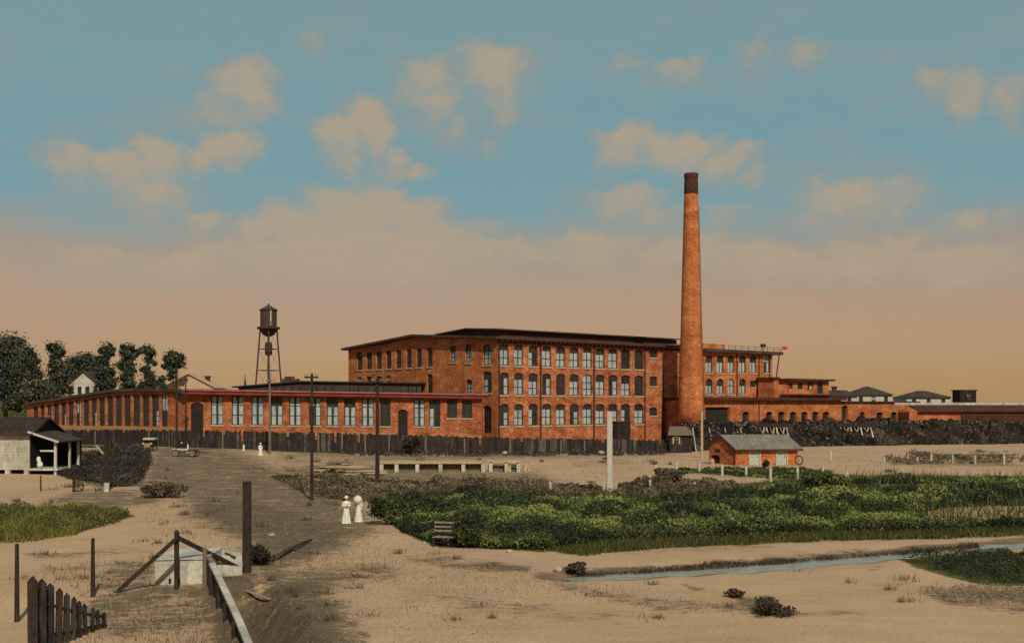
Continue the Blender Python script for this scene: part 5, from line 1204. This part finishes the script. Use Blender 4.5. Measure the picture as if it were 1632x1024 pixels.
        for s in (-1, 1): c.tube([T(.085 * s, 0, .86), T((legx * .8 + .01) * s, 0, .46), T(legx * s, .01, .10)], [R(.105), R(.08), R(.065)], 12)
        solidify(c, 'trousers', bottom, root, voxel * k)
    hr = MB(); loft(hr, [(1.50, .055, .04, 0, .065), (1.55, .082, .075, 0, .035), (1.61, .083, .09, 0, .022), (1.655, .066, .08, 0, .012), (1.68, .02, .03, 0, .01)]); hr.ball(T(0, .085, 1.60), R(.05), R(.045), R(.05), 10, 6); hr.build('hair', HAIR, root, smooth=True)
    if hat:
        hb = MB(); q = T(0, 0, 1.60); hb.lathe(q, [(R(hat), 0), (R(hat * .98), R(.02)), (R(.10), R(.035)), (R(.095), R(.11)), (R(.06), R(.135)), (R(.01), R(.14))], 20); hb.build('hat', top, root, smooth=True)
    return root, T, R
person('woman in long white dress and white hat, left of the parasol on the road', 552, 834.5, 43, 'dress', yaw=.3, hat=.135, arms='folded')
r2, T2, R2 = person('woman in a long white dress walking under a low white parasol', 571.5, 832, 39, 'dress', yaw=3.0, arms='raised')
def parasol():
    w = T2(.1, -.24, 1.34); top = T2(.0, .33, 1.70); root = thing('parasol', 'low domed white parasol held over the shoulder of the right hand walking woman', 'parasol', w); ax = (top - w).normalized()
    mb = MB(); mb.tube([w - ax * .12, top], .014, 6); mb.build('shaft', DARKWOOD, root)
    vs = []; fs = []; x = ax.orthogonal().normalized(); y = ax.cross(x); n = 24; prof = [(.02, .0), (.10, -.03), (.19, -.10), (.255, -.21), (.275, -.34)]
    for r, z in prof:
        for i in range(n): a = 2 * math.pi * i / n; s = 1 - .05 * abs(math.sin(4 * a)) * (r > .2); vs.append(top + ax * z + (x * math.cos(a) + y * math.sin(a)) * r * s)
    for k in range(len(prof) - 1):
        for i in range(n): fs.append((k * n + i, k * n + (i + 1) % n, (k + 1) * n + (i + 1) % n, (k + 1) * n + i))
    mb = MB(); mb.add(vs, fs); mb.build('canopy', CLOTH, root, smooth=True)
parasol()
person('distant woman in a white dress standing before the fence below the water tower', 415, 726, 20, 'dress', voxel=.02, hat=.15, yaw=.5, detail=False)
person('tiny distant figure in white on the road left of the distant woman', 388.5, 718, 11, 'dress', voxel=.025, detail=False, yaw=-.3)
person('distant man in white shirt and trousers standing beside the open wagon', 297, 726, 22, 'man', voxel=.02, yaw=.2, detail=False, hat=.14)
person('small child in yellow top and pale trousers standing in the thicket at right', 1350, 761, 17, 'man', top=YELLOW, bottom=CLOTH, voxel=.018, detail=False)

# ------------------------------------------------------------------ vehicles on the road
def wheel(root, c, ax, R, n=10, m=IRON):
    mb = MB(); mb.ring(c, ax, R, .05, 22); w = mb.build('wheel', m, root); ax = Vector(ax).normalized(); x = ax.orthogonal().normalized(); y = ax.cross(x); mb = MB()
    for k in range(n): a = math.pi * 2 * k / n; mb.beam(c, Vector(c) + (x * math.cos(a) + y * math.sin(a)) * (R - .02), .035, .035)
    mb.build('spokes', PALEWOOD, w); mb = MB(); mb.tube([Vector(c) - ax * .09, Vector(c) + ax * .09], .07, 8); mb.build('hub', m, w)
def make_car():
    g = ground_at(234.5, 719); root = thing('touring_car', 'old open motor car with pale canvas top and two lamps facing the camera', 'car', g); s = 1.0
    fr = Frame((g.x, g.y), (1, .12)); z = g.z; blk = mat('black_enamel', [(36, 32, 30), (52, 46, 42)], 1, .35, 4, .15, 0, (1, 1, 1), .5)
    mb = MB(); mb.fbox(fr, -.62, .62, z + .55, z + 1.05, -3.1, -1.35); mb.fbox(fr, -.42, .42, z + .5, z + 1.02, -1.347, -.12); mb.build('body', blk, root)
    mb = MB(); mb.fbox(fr, -.36, .36, z + .5, z + 1.06, -.117, .0); mb.build('radiator', mat('brass', [(140, 112, 70), (164, 134, 88)], 2, .4, 6, .2), root)
    for x in (-.5, .5):
        mb = MB(); c = fr.pt(x, z + 1.0, .05); mb.lathe(c - Vector((0, 0, .0)), [(.02, -.14), (.13, -.1), (.15, 0), (.13, .1), (.02, .14)], 12); mb.build('headlight', WHITE, root, smooth=True)
        mb = MB(); mb.fbox(fr, x * 1.5 - .13, x * 1.5 + .13, z + .78, z + .82, -1.2, .35); mb.build('mudguard', blk, root)
    for x in (-.72, .72):
        for o in (-.15, -2.6): wheel(root, fr.pt(x, z + .40, o), (fr.u.x, fr.u.y, 0), .36)
    mb = MB(); mb.fbox(fr, -.72, .72, z + 1.66, z + 1.74, -3.0, -1.0); mb.fbox(fr, -.76, .76, z + 1.5, z + 1.66, -3.0, -.95); mb.build('canopy', mat('pale_canvas', [(164, 156, 118), (180, 172, 134)], 2, .9, 8, .1), root)
    for x in (-.66, .66):
        for o in (-1.1, -2.9): mb = MB(); mb.beam(fr.pt(x, z + 1.05, o), fr.pt(x, z + 1.5, o), .04, .04); mb.build('canopy_post', blk, root)
    mb = MB(); mb.fbox(fr, -.58, .58, z + .98, z + 1.42, -1.42, -1.36); mb.build('windscreen', DARKG, root)
    mb = MB(); mb.fbox(fr, -.55, .55, z + 1.05, z + 1.3, -2.9, -2.6); mb.build('seat', VOID, root)
make_car()
def make_wagon():
    g = ground_at(286, 727); root = thing('open_wagon', 'open wagon with a pale side board standing on the road by the man in white', 'wagon', g); fr = Frame((g.x, g.y), (1, -.05)); z = g.z
    mb = MB(); mb.fbox(fr, -.8, 1.9, z + .62, z + .72, -1.3, 0); mb.build('bed', DARKWOOD, root)
    mb = MB(); mb.fbox(fr, -.85, .95, z + .723, z + .98, -.05, .02); mb.build('side_board', WHITE2, root)
    mb = MB(); mb.fbox(fr, -.8, .5, z + .723, z + 1.5, -1.25, -.75); mb.fbox(fr, .1, .5, z + 1.503, z + 1.95, -1.25, -1.1); mb.build('seat_box', VOID, root)
    mb = MB(); mb.ball(fr.pt(.05, z + 1.62, -.65), .12, .12, .14, 10, 6); mb.build('lamp', WHITE, root, smooth=True)
    for u in (-.45, 1.6):
        for o in (.1, -1.4): wheel(root, fr.pt(u, z + .42, o), (fr.n.x, fr.n.y, 0), .4, 10, DARKWOOD)
    mb = MB(); mb.beam(fr.pt(1.9, z + .6, -.65), fr.pt(3.4, z + .4, -.6), .08, .08); mb.build('shaft', DARKWOOD, root)
make_wagon()

# ------------------------------------------------------------------ left foreground: braced post, white cover, plank wall, pickets
def make_foreground():
    g = ground_at(281.5, 938.5); d = g.y; zt = CAMZ + (HY - 848) / F * d
    root = thing('braced_gatepost', 'dark gatepost propped by two long slanting braces in the left foreground', 'gatepost', g)
    mb = MB(); mb.beam(g - Vector((0, 0, .3)), Vector((g.x, g.y, zt)), .15, .15); mb.build('post', DARKWOOD, root)
    mb = MB(); mb.beam(P(283, 856, d - .14), P(175, 953, d - .3), .13, .15); mb.build('brace', DARKWOOD, root)
    mb = MB(); mb.beam(P(281, 855, d + .15), P(388, 908, 45.6), .13, .15); mb.build('brace', DARKWOOD, root)
    mb = MB(); mb.lathe(Vector((g.x, g.y, zt + .003)), [(.1, 0), (.1, .04), (.02, .1)], 8); mb.build('cap', DARKWOOD, root)
    # whitewashed cover
    a = ground_at(247, 931); fr = frame_px(247, a.y, 392, a.y - .25); L_ = fr.uv(326, 645)[0]; L2 = fr.uv(388, 645)[0]; z1 = fr.uv(260, 890)[1]; z0 = a.z - .5
    root = thing('white_spring_cover', 'low whitewashed box cover behind the braced gatepost in the left foreground', 'cover', a)
    mb = MB(); q = lambda u, o, z: fr.pt(u, z, o)
    mb.add([q(0, 0, z0), q(L_, 0, z0), q(L_, -2.0, z0), q(0, -2.0, z0), q(0, 0, z1 - .06), q(L_, 0, z1), q(L_, -2.0, z1 + .12), q(0, -2.0, z1 + .05)], [(3, 2, 1, 0), (4, 5, 6, 7), (0, 1, 5, 4), (1, 2, 6, 5), (2, 3, 7, 6), (3, 0, 4, 7)]); mb.build('box', WHITE2, root)
    mb = MB(); mb.add([q(-.05, .06, z1 - .05), q(L_ + .02, .06, z1 + .01), q(L_ + .02, -2.1, z1 + .14), q(-.05, -2.1, z1 + .06), q(-.05, .06, z1 + .0), q(L_ + .02, .06, z1 + .06), q(L_ + .02, -2.1, z1 + .2), q(-.05, -2.1, z1 + .12)], [(3, 2, 1, 0), (4, 5, 6, 7), (0, 1, 5, 4), (1, 2, 6, 5), (2, 3, 7, 6), (3, 0, 4, 7)]); mb.build('lid', WHITE2, root)
    mb = MB()
    for u, zz_, w in ((.55, .2, .1), (.95, .22, .07), (2.05, .3, .05)): mb.fbox(fr, u, u + w, z0 + .55, z0 + .55 + zz_, .003, .02)
    mb.build('stains', DARKWOOD, root)
    root = thing('white_slab', 'flat sloping whitewashed slab between the plank wall and the thick dark post', 'slab', ground_at(365, 905))
    mb = MB(); lo = [P(336, 893, 44.2), P(386, 906, 45.0), P(388, 880, 47.4), P(340, 874, 47.4)]; lo = [Vector((v.x, v.y, v.z)) for v in lo]; mb.hexa([v - Vector((0, 0, .9)) for v in lo], lo); mb.build('slab', WHITE2, root)
    mb = MB(); mb.tube([P(360, 884, 46.3) + Vector((0, 0, .06)), P(374, 890, 45.8) + Vector((0, 0, .06))], .07, 8); mb.build('iron_pipe', IRON, root)
    # plank wall with a pale cap rail, running towards the camera along the ditch
    fine = []
    for (xa, ya), (xb, yb) in zip(DITCH[:-1], DITCH[1:]):
        for k in range(10): fine.append((xa + (xb - xa) * k / 10, ya + (yb - ya) * k / 10))
    zt = lambda y: float(np.interp(y, [28.5, 33.6, 38, 42.9], [.12, .42, .66, 1.05]))
    root = thing('plank_wall', 'dark plank retaining wall with a pale cap rail running towards the camera', 'retaining wall', (DITCH[1][0], DITCH[1][1], 0))
    mb = MB()
    for (xa, ya), (xb, yb) in zip(fine[:-1], fine[1:]):
        fr = Frame((xa, ya), (xb - xa, yb - ya)); l = math.hypot(xb - xa, yb - ya); h = zt((ya + yb) / 2); mb.fbox(fr, .015, l - .015, -1.7, h - .03 + random.uniform(-.03, .0), -.03 + random.uniform(-.015, .015), .03)
    mb.build('boarding', BOARD, root)
    for i, (x, y) in enumerate(fine[::5]):
        p = MB(); p.tube([(x - .1, y, -1.6), (x - .1, y, zt(y) - .02 + (.38 if i == 0 else 0))], [.1, .09], 8); p.build('post', DARKWOOD if i else GREYWOOD, root)
    mb = MB()
    for (xa, ya), (xb, yb) in zip(fine[3:-1:3], fine[6::3]): mb.beam((xa + .02, ya, zt(ya) + .05), (xb + .02, yb, zt(yb) + .05), .22, .09)
    mb.build('cap_rail', WHITE2, root)
    # pickets
    root = thing('picket_fence', 'short row of pointed dark pickets in the bottom left corner', 'fence', ground_at(80, 990))
    px = [(52, 917, 18), (66, 921, 17), (80, 928, 14), (93, 936, 12), (105, 944, 11), (116, 950, 9), (126, 956, 8.5), (136, 961, 8), (146, 966, 7.5), (156, 970, 7), (165, 974, 7)]
    pts = []
    for i, (x, y, w) in enumerate(px):
        d = 32.4 + i * .34; a = P(x, y, d); zb = float(H(a.x, d)) - .2; hw = w / F * d / 2 * .9; t = .035; mb = MB(); lean = random.uniform(-.04, .04)
        f = lambda yy: [Vector((a.x - hw, d + yy, zb)), Vector((a.x + hw, d + yy, zb)), Vector((a.x + hw + lean, d + yy, a.z - hw * 1.1)), Vector((a.x + lean, d + yy, a.z)), Vector((a.x - hw + lean, d + yy, a.z - hw * 1.1))]
        mb.add(f(0) + f(t), [(0, 1, 2, 3, 4), (9, 8, 7, 6, 5)] + [(k, k + 5, (k + 1) % 5 + 5, (k + 1) % 5) for k in range(5)]); mb.build('picket', BOARD if i % 3 else DARKWOOD, root); pts.append(Vector((a.x, d + .08, a.z)))
    for f_ in (.35, .8):
        mb = MB()
        for a, b in zip(pts[:-1], pts[1:]):
            A = Vector((a.x, a.y, a.z - f_ * (a.z - float(H(a.x, a.y))))); B = Vector((b.x, b.y, b.z - f_ * (b.z - float(H(b.x, b.y))))); mb.beam(A, B, .05, .09)
        mb.build('rail', DARKWOOD, root)
    # log, sticks, ring
    g = ground_at(440, 890); mb = MB(); mb.tube([ground_at(434, 894) + Vector((0, 0, .05)), ground_at(450, 886) + Vector((0, 0, .16)), ground_at(472, 876) + Vector((0, 0, .22)), ground_at(497, 863) + Vector((0, 0, .12))], [.13, .12, .09, .05], 8)
    tag(mb.build('fallen_log', BARK, None, smooth=True, loc=g), 'dark crooked fallen log lying on the road right of the thick post', 'log')
    g = ground_at(433, 852); mb = MB(); mb.ring(g + Vector((0, 0, .05)), (0, -.4, 1), .13, .035, 16); tag(mb.build('pale_ring', WHITE2, None, loc=g), 'small pale ring lying on the dark dirt road', 'ring')
    g = ground_at(412, 985); mb = MB(); mb.beam(ground_at(392, 975) + Vector((0, 0, .06)), ground_at(430, 958) + Vector((0, 0, .1)), .06, .06); tag(mb.build('pale_stick', PALEWOOD, None, loc=g), 'thin pale stick lying beside the cap rail at the bottom', 'stick')
    for x, y, s, l in ((676, 866, .1, 'pale stone at the edge of the thicket left of the bench'), (812, 880, .13, 'pale boulder on the pink path right of the bench'), (890, 910, .17, 'flat tan stone at the head of the stream'), (950, 719, .5, 'round white boulder against the fence, upper of the two near the white post'), (958, 724, .42, 'round white boulder against the fence, lower of the two near the white post'), (805, 724, .4, 'lone white boulder at the foot of the short pale post'), (1275, 768, .3, 'white stone at the foot of the seventh fence stub')):
        g = ground_at(x, y); mb = MB(); mb.ball(g + Vector((0, 0, s * .5)), s * 1.1, s * .9, s * .8, 9, 6)
        mb.v = [tuple(Vector(v) + Vector((random.uniform(-1, 1), random.uniform(-1, 1), random.uniform(-1, 1))) * s * .12) for v in mb.v]
        tag(mb.build('boulder', ROCK, None, smooth=True, loc=g), l, 'boulder')
make_foreground()

# ------------------------------------------------------------------ vegetation
THICK = [(600, 797), (612, 825), (640, 848), (700, 870), (760, 876), (870, 878), (960, 866), (1100, 858), (1250, 853), (1400, 848), (1560, 845), (1760, 842), (1760, 768), (1553, 765), (1400, 764), (1310, 768), (1225, 778), (1180, 787), (1100, 795), (960, 797), (860, 790), (760, 786), (660, 790)]
BARE = [(1462, 832), (1480, 818), (1505, 810), (1580, 806), (1720, 806), (1720, 834), (1560, 836)]
def mounds_height(xy, mx, my, mr, mh):
    out = np.zeros(len(xy)); who = np.zeros(len(xy), int)
    for i in range(0, len(xy), 20000):
        q = xy[i:i + 20000]; r2 = ((q[:, None, 0] - mx) ** 2 + (q[:, None, 1] - my) ** 2) / mr ** 2; h = mh * np.sqrt(np.clip(1 - r2, 0, 1)); out[i:i + 20000] = h.max(1); who[i:i + 20000] = h.argmax(1)
    return out, who
def thicket(name, label, poly, n, nm, rr, hh, size, m, bare=None, tint0=.45, kind='stuff', cat='thicket', soft=26, patch=.6):
    c, _ = pix_poly(poly, nm * 2)
    _, p = pix_poly(poly, nm)
    mx, my = c[:nm, 0], c[:nm, 1]; mr = rng.uniform(*rr, nm); mh = rng.uniform(*hh, nm) * mr / np.mean(rr); mt = np.clip(rng.normal(tint0, .24, nm), 0, 1)
    pts, pp = pix_poly(poly, n)
    if bare is not None:
        ok = ~inside(pp[:, 0], pp[:, 1], np.array(bare, float)); pts, pp = pts[ok], pp[ok]
    h, who = mounds_height(pts, mx, my, mr, mh); wob = 9 * np.sin(pp[:, 0] * .061) + 6 * np.sin(pp[:, 0] * .173 + 1) + 4 * np.sin(pp[:, 0] * .41 + pp[:, 1] * .3); edge = np.clip(pmask(pp[:, 0], pp[:, 1], poly, soft, 1.0) + wob / soft * .7 - .06, 0, 1); h = (h + .18) * (0.22 + .78 * edge)
    u = rng.uniform(0, 1, len(pts)) ** .45; pts[:, 2] += h * u + rng.uniform(-.02, .1, len(pts)); keep = (h > .09) & (edge > .03)
    pts, u, who = pts[keep], u[keep], who[keep]
    X_, Y_ = pts[:, 0], pts[:, 1]; who_t = mt[who] + .16 * (np.sin(X_ * .33 + 1.1 * np.sin(Y_ * .21)) + np.sin(Y_ * .52 + 1.3 * np.sin(X_ * .17)) + .6 * np.sin(X_ * .9 + Y_ * .4)) * patch
    s = size * (pts[:, 1] / 70.0) ** .9 * rng.uniform(.6, 1.4, len(pts)); t = np.clip(who_t + rng.normal(0, .22, len(pts)), 0, 1)
    v = leaf_verts(pts, s, np.array([0, -.35, .75]), .8, .55)
    o = np_mesh(name, v, 4, t, m); o['kind'] = kind; tag(o, label, cat)
    return o
thicket('thicket', 'wide dense green thicket filling the middle ground right of the road', THICK, 230000, 900, (.35, 1.5), (.24, .8), .085, LEAF, BARE, tint0=.37, soft=70, patch=1.45)
thicket('dry_scrub', 'dark dry scrub between the road and the pale platform', [(430, 760), (520, 758), (620, 768), (760, 766), (880, 770), (960, 778), (1000, 792), (860, 790), (760, 787), (660, 790), (600, 800), (560, 800), (500, 792)], 26000, 240, (.35, 1.0), (.2, .75), .08, SCRUB, cat='scrub')
thicket('grey_scrub', 'grey brown scrub behind the thicket right of the tall white post', [(985, 776), (1060, 764), (1110, 768), (1200, 776), (1180, 788), (1100, 796), (985, 796)], 12000, 110, (.4, 1.1), (.25, .8), .085, SCRUB, cat='scrub')
thicket('weed_strip', 'green weed strip along the row of white stubs before the red hut', [(1040, 750), (1130, 746), (1320, 748), (1330, 760), (1230, 764), (1150, 756), (1050, 755)], 9000, 90, (.4, 1.0), (.08, .3), .08, LEAF, tint0=.3, cat='weeds')
thicket('grass_patch', 'bright green grass patch at left in front of the porch house', [(-60, 812), (30, 808), (120, 810), (212, 816), (190, 832), (120, 850), (30, 862), (-60, 866)], 22000, 160, (.3, .9), (.15, .5), .06, LEAFY, tint0=.3, cat='grass')
thicket('weed_bank', 'dark green weeds on the bank at right below the stream', [(1430, 889), (1490, 886), (1560, 884), (1720, 880), (1720, 935), (1560, 924), (1500, 908), (1450, 896)], 16000, 120, (.4, .9), (.15, .45), .055, LEAF, tint0=.06, cat='weeds')
thicket('pale_weeds', 'grey weeds on the sand in the bottom right corner', [(1462, 942), (1560, 938), (1700, 936), (1700, 980), (1520, 962)], 5000, 60, (.3, .7), (.06, .25), .045, SCRUB, tint0=.6, cat='weeds')
thicket('fence_weeds', 'dry weeds along the foot of the long board fence', [(60, 703), (300, 711), (600, 721), (800, 722), (1060, 720), (1060, 725), (800, 727), (600, 727), (300, 718), (60, 711)], 16000, 260, (.3, 1.1), (.2, .9), .08, LEAFD, tint0=.35, cat='weeds')
thicket('rail_weeds', 'grey brown scrub behind the white rail fence at right', [(1400, 732), (1450, 722), (1560, 724), (1680, 724), (1680, 738), (1560, 738), (1430, 740)], 6000, 60, (.5, 1.2), (.4, .9), .08, SCRUB, tint0=.5, cat='scrub')
thicket('dark_bank', 'dark rough weeds on the bank between the porch house and the road', [(88, 758), (100, 735), (108, 722), (150, 728), (190, 716), (235, 722), (240, 745), (222, 768), (190, 782), (172, 786), (160, 770), (110, 764)], 24000, 210, (.4, 1.2), (.15, .5), .09, LEAFD, tint0=.3, cat='scrub', soft=16)
thicket('bank_weeds', 'dark weeds growing over the top of the coal embankment at right', [(1290, 702), (1760, 700), (1760, 706), (1500, 708.5), (1300, 711)], 5000, 120, (.5, 1.3), (.3, 1.0), .1, LEAFD, tint0=.2, cat='weeds')
def blades(name, label, poly, n, h, w, m, cat, t0=.5):
    pts, pp = pix_poly(poly, n); k = pts[:, 1] / 60
    o = np_mesh(name, blade_verts(pts, rng.uniform(.4, 1.2, n) * h * np.sqrt(k), rng.uniform(.6, 1.2, n) * w * k), 3, np.clip(rng.normal(t0, .22, n), 0, 1), m); o['kind'] = 'stuff'; tag(o, label, cat)
blades('verge_grass', 'short grass verge along the lower edge of the thicket', [(870, 876), (960, 864), (1100, 856), (1400, 846), (1720, 840), (1720, 852), (1400, 860), (1100, 870), (930, 884)], 15000, .26, .03, LEAFY, 'grass', .22)
blades('ditch_grass', 'tufts of dry grass round the ditch in the left foreground', [(60, 900), (250, 892), (250, 925), (330, 940), (330, 1015), (60, 1015), (150, 960)], 1700, .3, .02, SCRUB, 'grass', .5)
blades('lawn_blades', 'bright grass blades standing in the left grass patch', [(-60, 814), (120, 812), (205, 818), (120, 852), (30, 864), (-60, 868)], 9000, .5, .03, LEAFY, 'grass', .6)
blades('stream_grass', 'dark sedge along the far bank of the stream', [(905, 912), (1060, 902), (1250, 889), (1420, 876), (1560, 864), (1560, 868), (1420, 880), (1250, 893), (1060, 906), (920, 916)], 5000, .22, .03, SCRUB, 'grass', .15)
blades('road_weeds', 'sparse dry weeds scattered over the dirt on both sides of the road', [(220, 780), (440, 740), (620, 800), (560, 830), (640, 880), (860, 910), (1250, 975), (1230, 985), (640, 930), (420, 930), (300, 880), (220, 830)], 3200, .15, .018, SCRUB, 'weeds', .45)
def bush(label, px, py, w, h, n, m, t0=.4, group=None, size=.1):
    g = ground_at(px, py); root = thing('bush', label, 'bush', g, group); mb = MB()
    for k in range(7):
        a = random.uniform(0, 6.28); mb.tube([g - Vector((0, 0, .1)), g + Vector((math.cos(a) * w * .2, math.sin(a) * w * .2, h * .4)), g + Vector((math.cos(a) * w * .38, math.sin(a) * w * .38, h * random.uniform(.6, .85)))], [.04, .03, .012], 5)
    mb.build('stems', BARK, root); P_, T_ = [], []
    for k in range(14):
        a = rng.uniform(0, 6.28); r = rng.uniform(0, .36) * w; c = np.array([g.x + r * math.cos(a), g.y + r * math.sin(a), g.z + h * rng.uniform(.25, .8)]); q = int(n / 14); v = rng.normal(size=(q, 3)); v /= np.linalg.norm(v, axis=1, keepdims=True)
        P_.append(c + v * rng.uniform(.4, 1, (q, 1)) * np.array([w * .22, w * .22, h * .26])); T_.append(np.clip(rng.normal(t0, .18) + rng.normal(0, .12, q), 0, 1))
    pts = np.concatenate(P_); np_mesh('foliage', leaf_verts(pts, rng.uniform(.6, 1.3, len(pts)) * size * (g.y / 70) ** .9), 4, np.concatenate(T_), m, root)
for a in [ ('low grey bush on the bank left of the road', 262, 792, 3.4, 1.2, 2200, SCRUB, .35),
          ('dark weedy bush around the foot of the thick foreground post', 412, 899, 1.7, .9, 2400, LEAFD, .2), ('dark round bush at the thicket edge behind the bench', 742, 872, 2.0, 1.7, 2600, LEAF, .3), ('dark leafy shrub beside the two walking women', 622, 836, 2.6, 1.7, 2800, LEAF, .45), ('bushy shrub rising at the back of the thicket left of the child', 1312, 782, 4.2, 1.5, 3400, LEAF, .3), ('pale grey shrub on the sand right of the tall white post', 1065, 770, 3.2, 1.3, 2400, SCRUB, .6),
          ('small dark shrub on the stream bank near the stone', 916, 912, 1.2, .45, 900, SCRUB, .1), ('dark clump of weeds on the sand in the bottom middle', 1225, 978, 2.0, .5, 1600, SCRUB, .1), ('small weed clump left of the tall dark clump on the sand', 1175, 952, 1.0, .3, 700, SCRUB, .3), ('low dark shrub near the doors of the red hut', 1219, 744, 1.0, .8, 600, LEAFD, .2), ('dark shrub against the shed wall at the right doorway', 655, 725, 2.6, 2.9, 1600, LEAFD, .35)]:
    bush(*a)

blades('thicket_stalks', 'taller dark stalks standing up out of the green thicket', [(p[0], p[1] - 2) for p in THICK], 9000, 1.0, .028, LEAF, 'weeds', .35)
def clods(name, label, poly, n, lo, hi, m, t0):
    pts, pp = pix_poly(poly, n); sz = rng.uniform(lo, hi, n) ** 1.0 * (pts[:, 1] / 50) ** .7; pts[:, 2] += sz * .25; a = rng.uniform(0, 6.28, n); V = []
    ring = [np.stack([pts[:, 0] + np.cos(a + k * 2.09) * sz * .6, pts[:, 1] + np.sin(a + k * 2.09) * sz * .6, pts[:, 2] - sz * .3], 1) for k in range(3)]; top = pts + np.stack([np.zeros(n), np.zeros(n), sz * .35], 1)
    V = np.stack([ring[0], ring[1], top, ring[1], ring[2], top, ring[2], ring[0], top], 1).reshape(-1, 3); t = np.repeat(np.clip(rng.normal(t0, .25, n), 0, 1), 3)
    o = np_mesh(name, V, 3, t, m); o['kind'] = 'stuff'; tag(o, label, 'stones')
CLOD = leaf_mat('clods', (44, 36, 28), (96, 80, 60), (172, 148, 118))
clods('road_clods', 'small dark clods and stones scattered over the dirt road', [(300, 735), (440, 740), (620, 845), (760, 895), (860, 930), (800, 1030), (300, 1030), (300, 830), (230, 770)], 9000, .018, .06, CLOD, .42)
clods('sand_pebbles', 'sparse pebbles scattered over the open sand', [(-60, 860), (300, 850), (640, 880), (880, 910), (1100, 915), (1700, 880), (1700, 1030), (-60, 1030)], 1300, .012, .05, CLOD, .4)
clods('yard_litter', 'dark litter and clods on the pale yard before the board fence', [(430, 728), (620, 726), (1080, 727), (1320, 718), (1650, 716), (1650, 742), (1320, 742), (1000, 770), (860, 762), (600, 765), (450, 760)], 1800, .03, .09, CLOD, .4)

blades('bank_stalks', 'dark dry stalks standing over the rough bank left of the road', [(88, 758), (100, 735), (108, 722), (150, 728), (190, 716), (238, 720), (244, 745), (224, 770), (190, 784), (172, 788), (160, 772), (110, 766)], 3500, .42, .03, LEAFD, 'weeds', .4)

def tufts(name, label, spots, m, cat, t0):
    P_ = []
    for px, py, n, r in spots:
        g = ground_at(px, py); q = rng.normal(0, 1, (n, 2)) * r; P_.append(np.stack([g.x + q[:, 0], g.y + q[:, 1], H(g.x + q[:, 0], g.y + q[:, 1])], 1))
    pts = np.concatenate(P_); n = len(pts); k = pts[:, 1] / 60
    o = np_mesh(name, blade_verts(pts, rng.uniform(.1, .38, n) * np.sqrt(k), rng.uniform(.012, .022, n) * k, .5), 3, np.clip(rng.normal(t0, .22, n), 0, 1), m); o['kind'] = 'stuff'; tag(o, label, cat)
sp = []
for (x0, x1, y0, y1, c) in ((20, 380, 862, 930, 16), (420, 900, 880, 1000, 22), (880, 1500, 905, 1000, 14), (620, 1500, 728, 752, 26), (230, 560, 730, 850, 30), (20, 160, 765, 805, 8), (395, 560, 900, 1000, 12)):
    for _ in range(c): sp.append((random.uniform(x0, x1), random.uniform(y0, y1), random.randint(14, 60), random.uniform(.08, .35)))
tufts('grass_tufts', 'small dry grass tufts dotted about the open sand and road', sp, SCRUB, 'grass', .35)
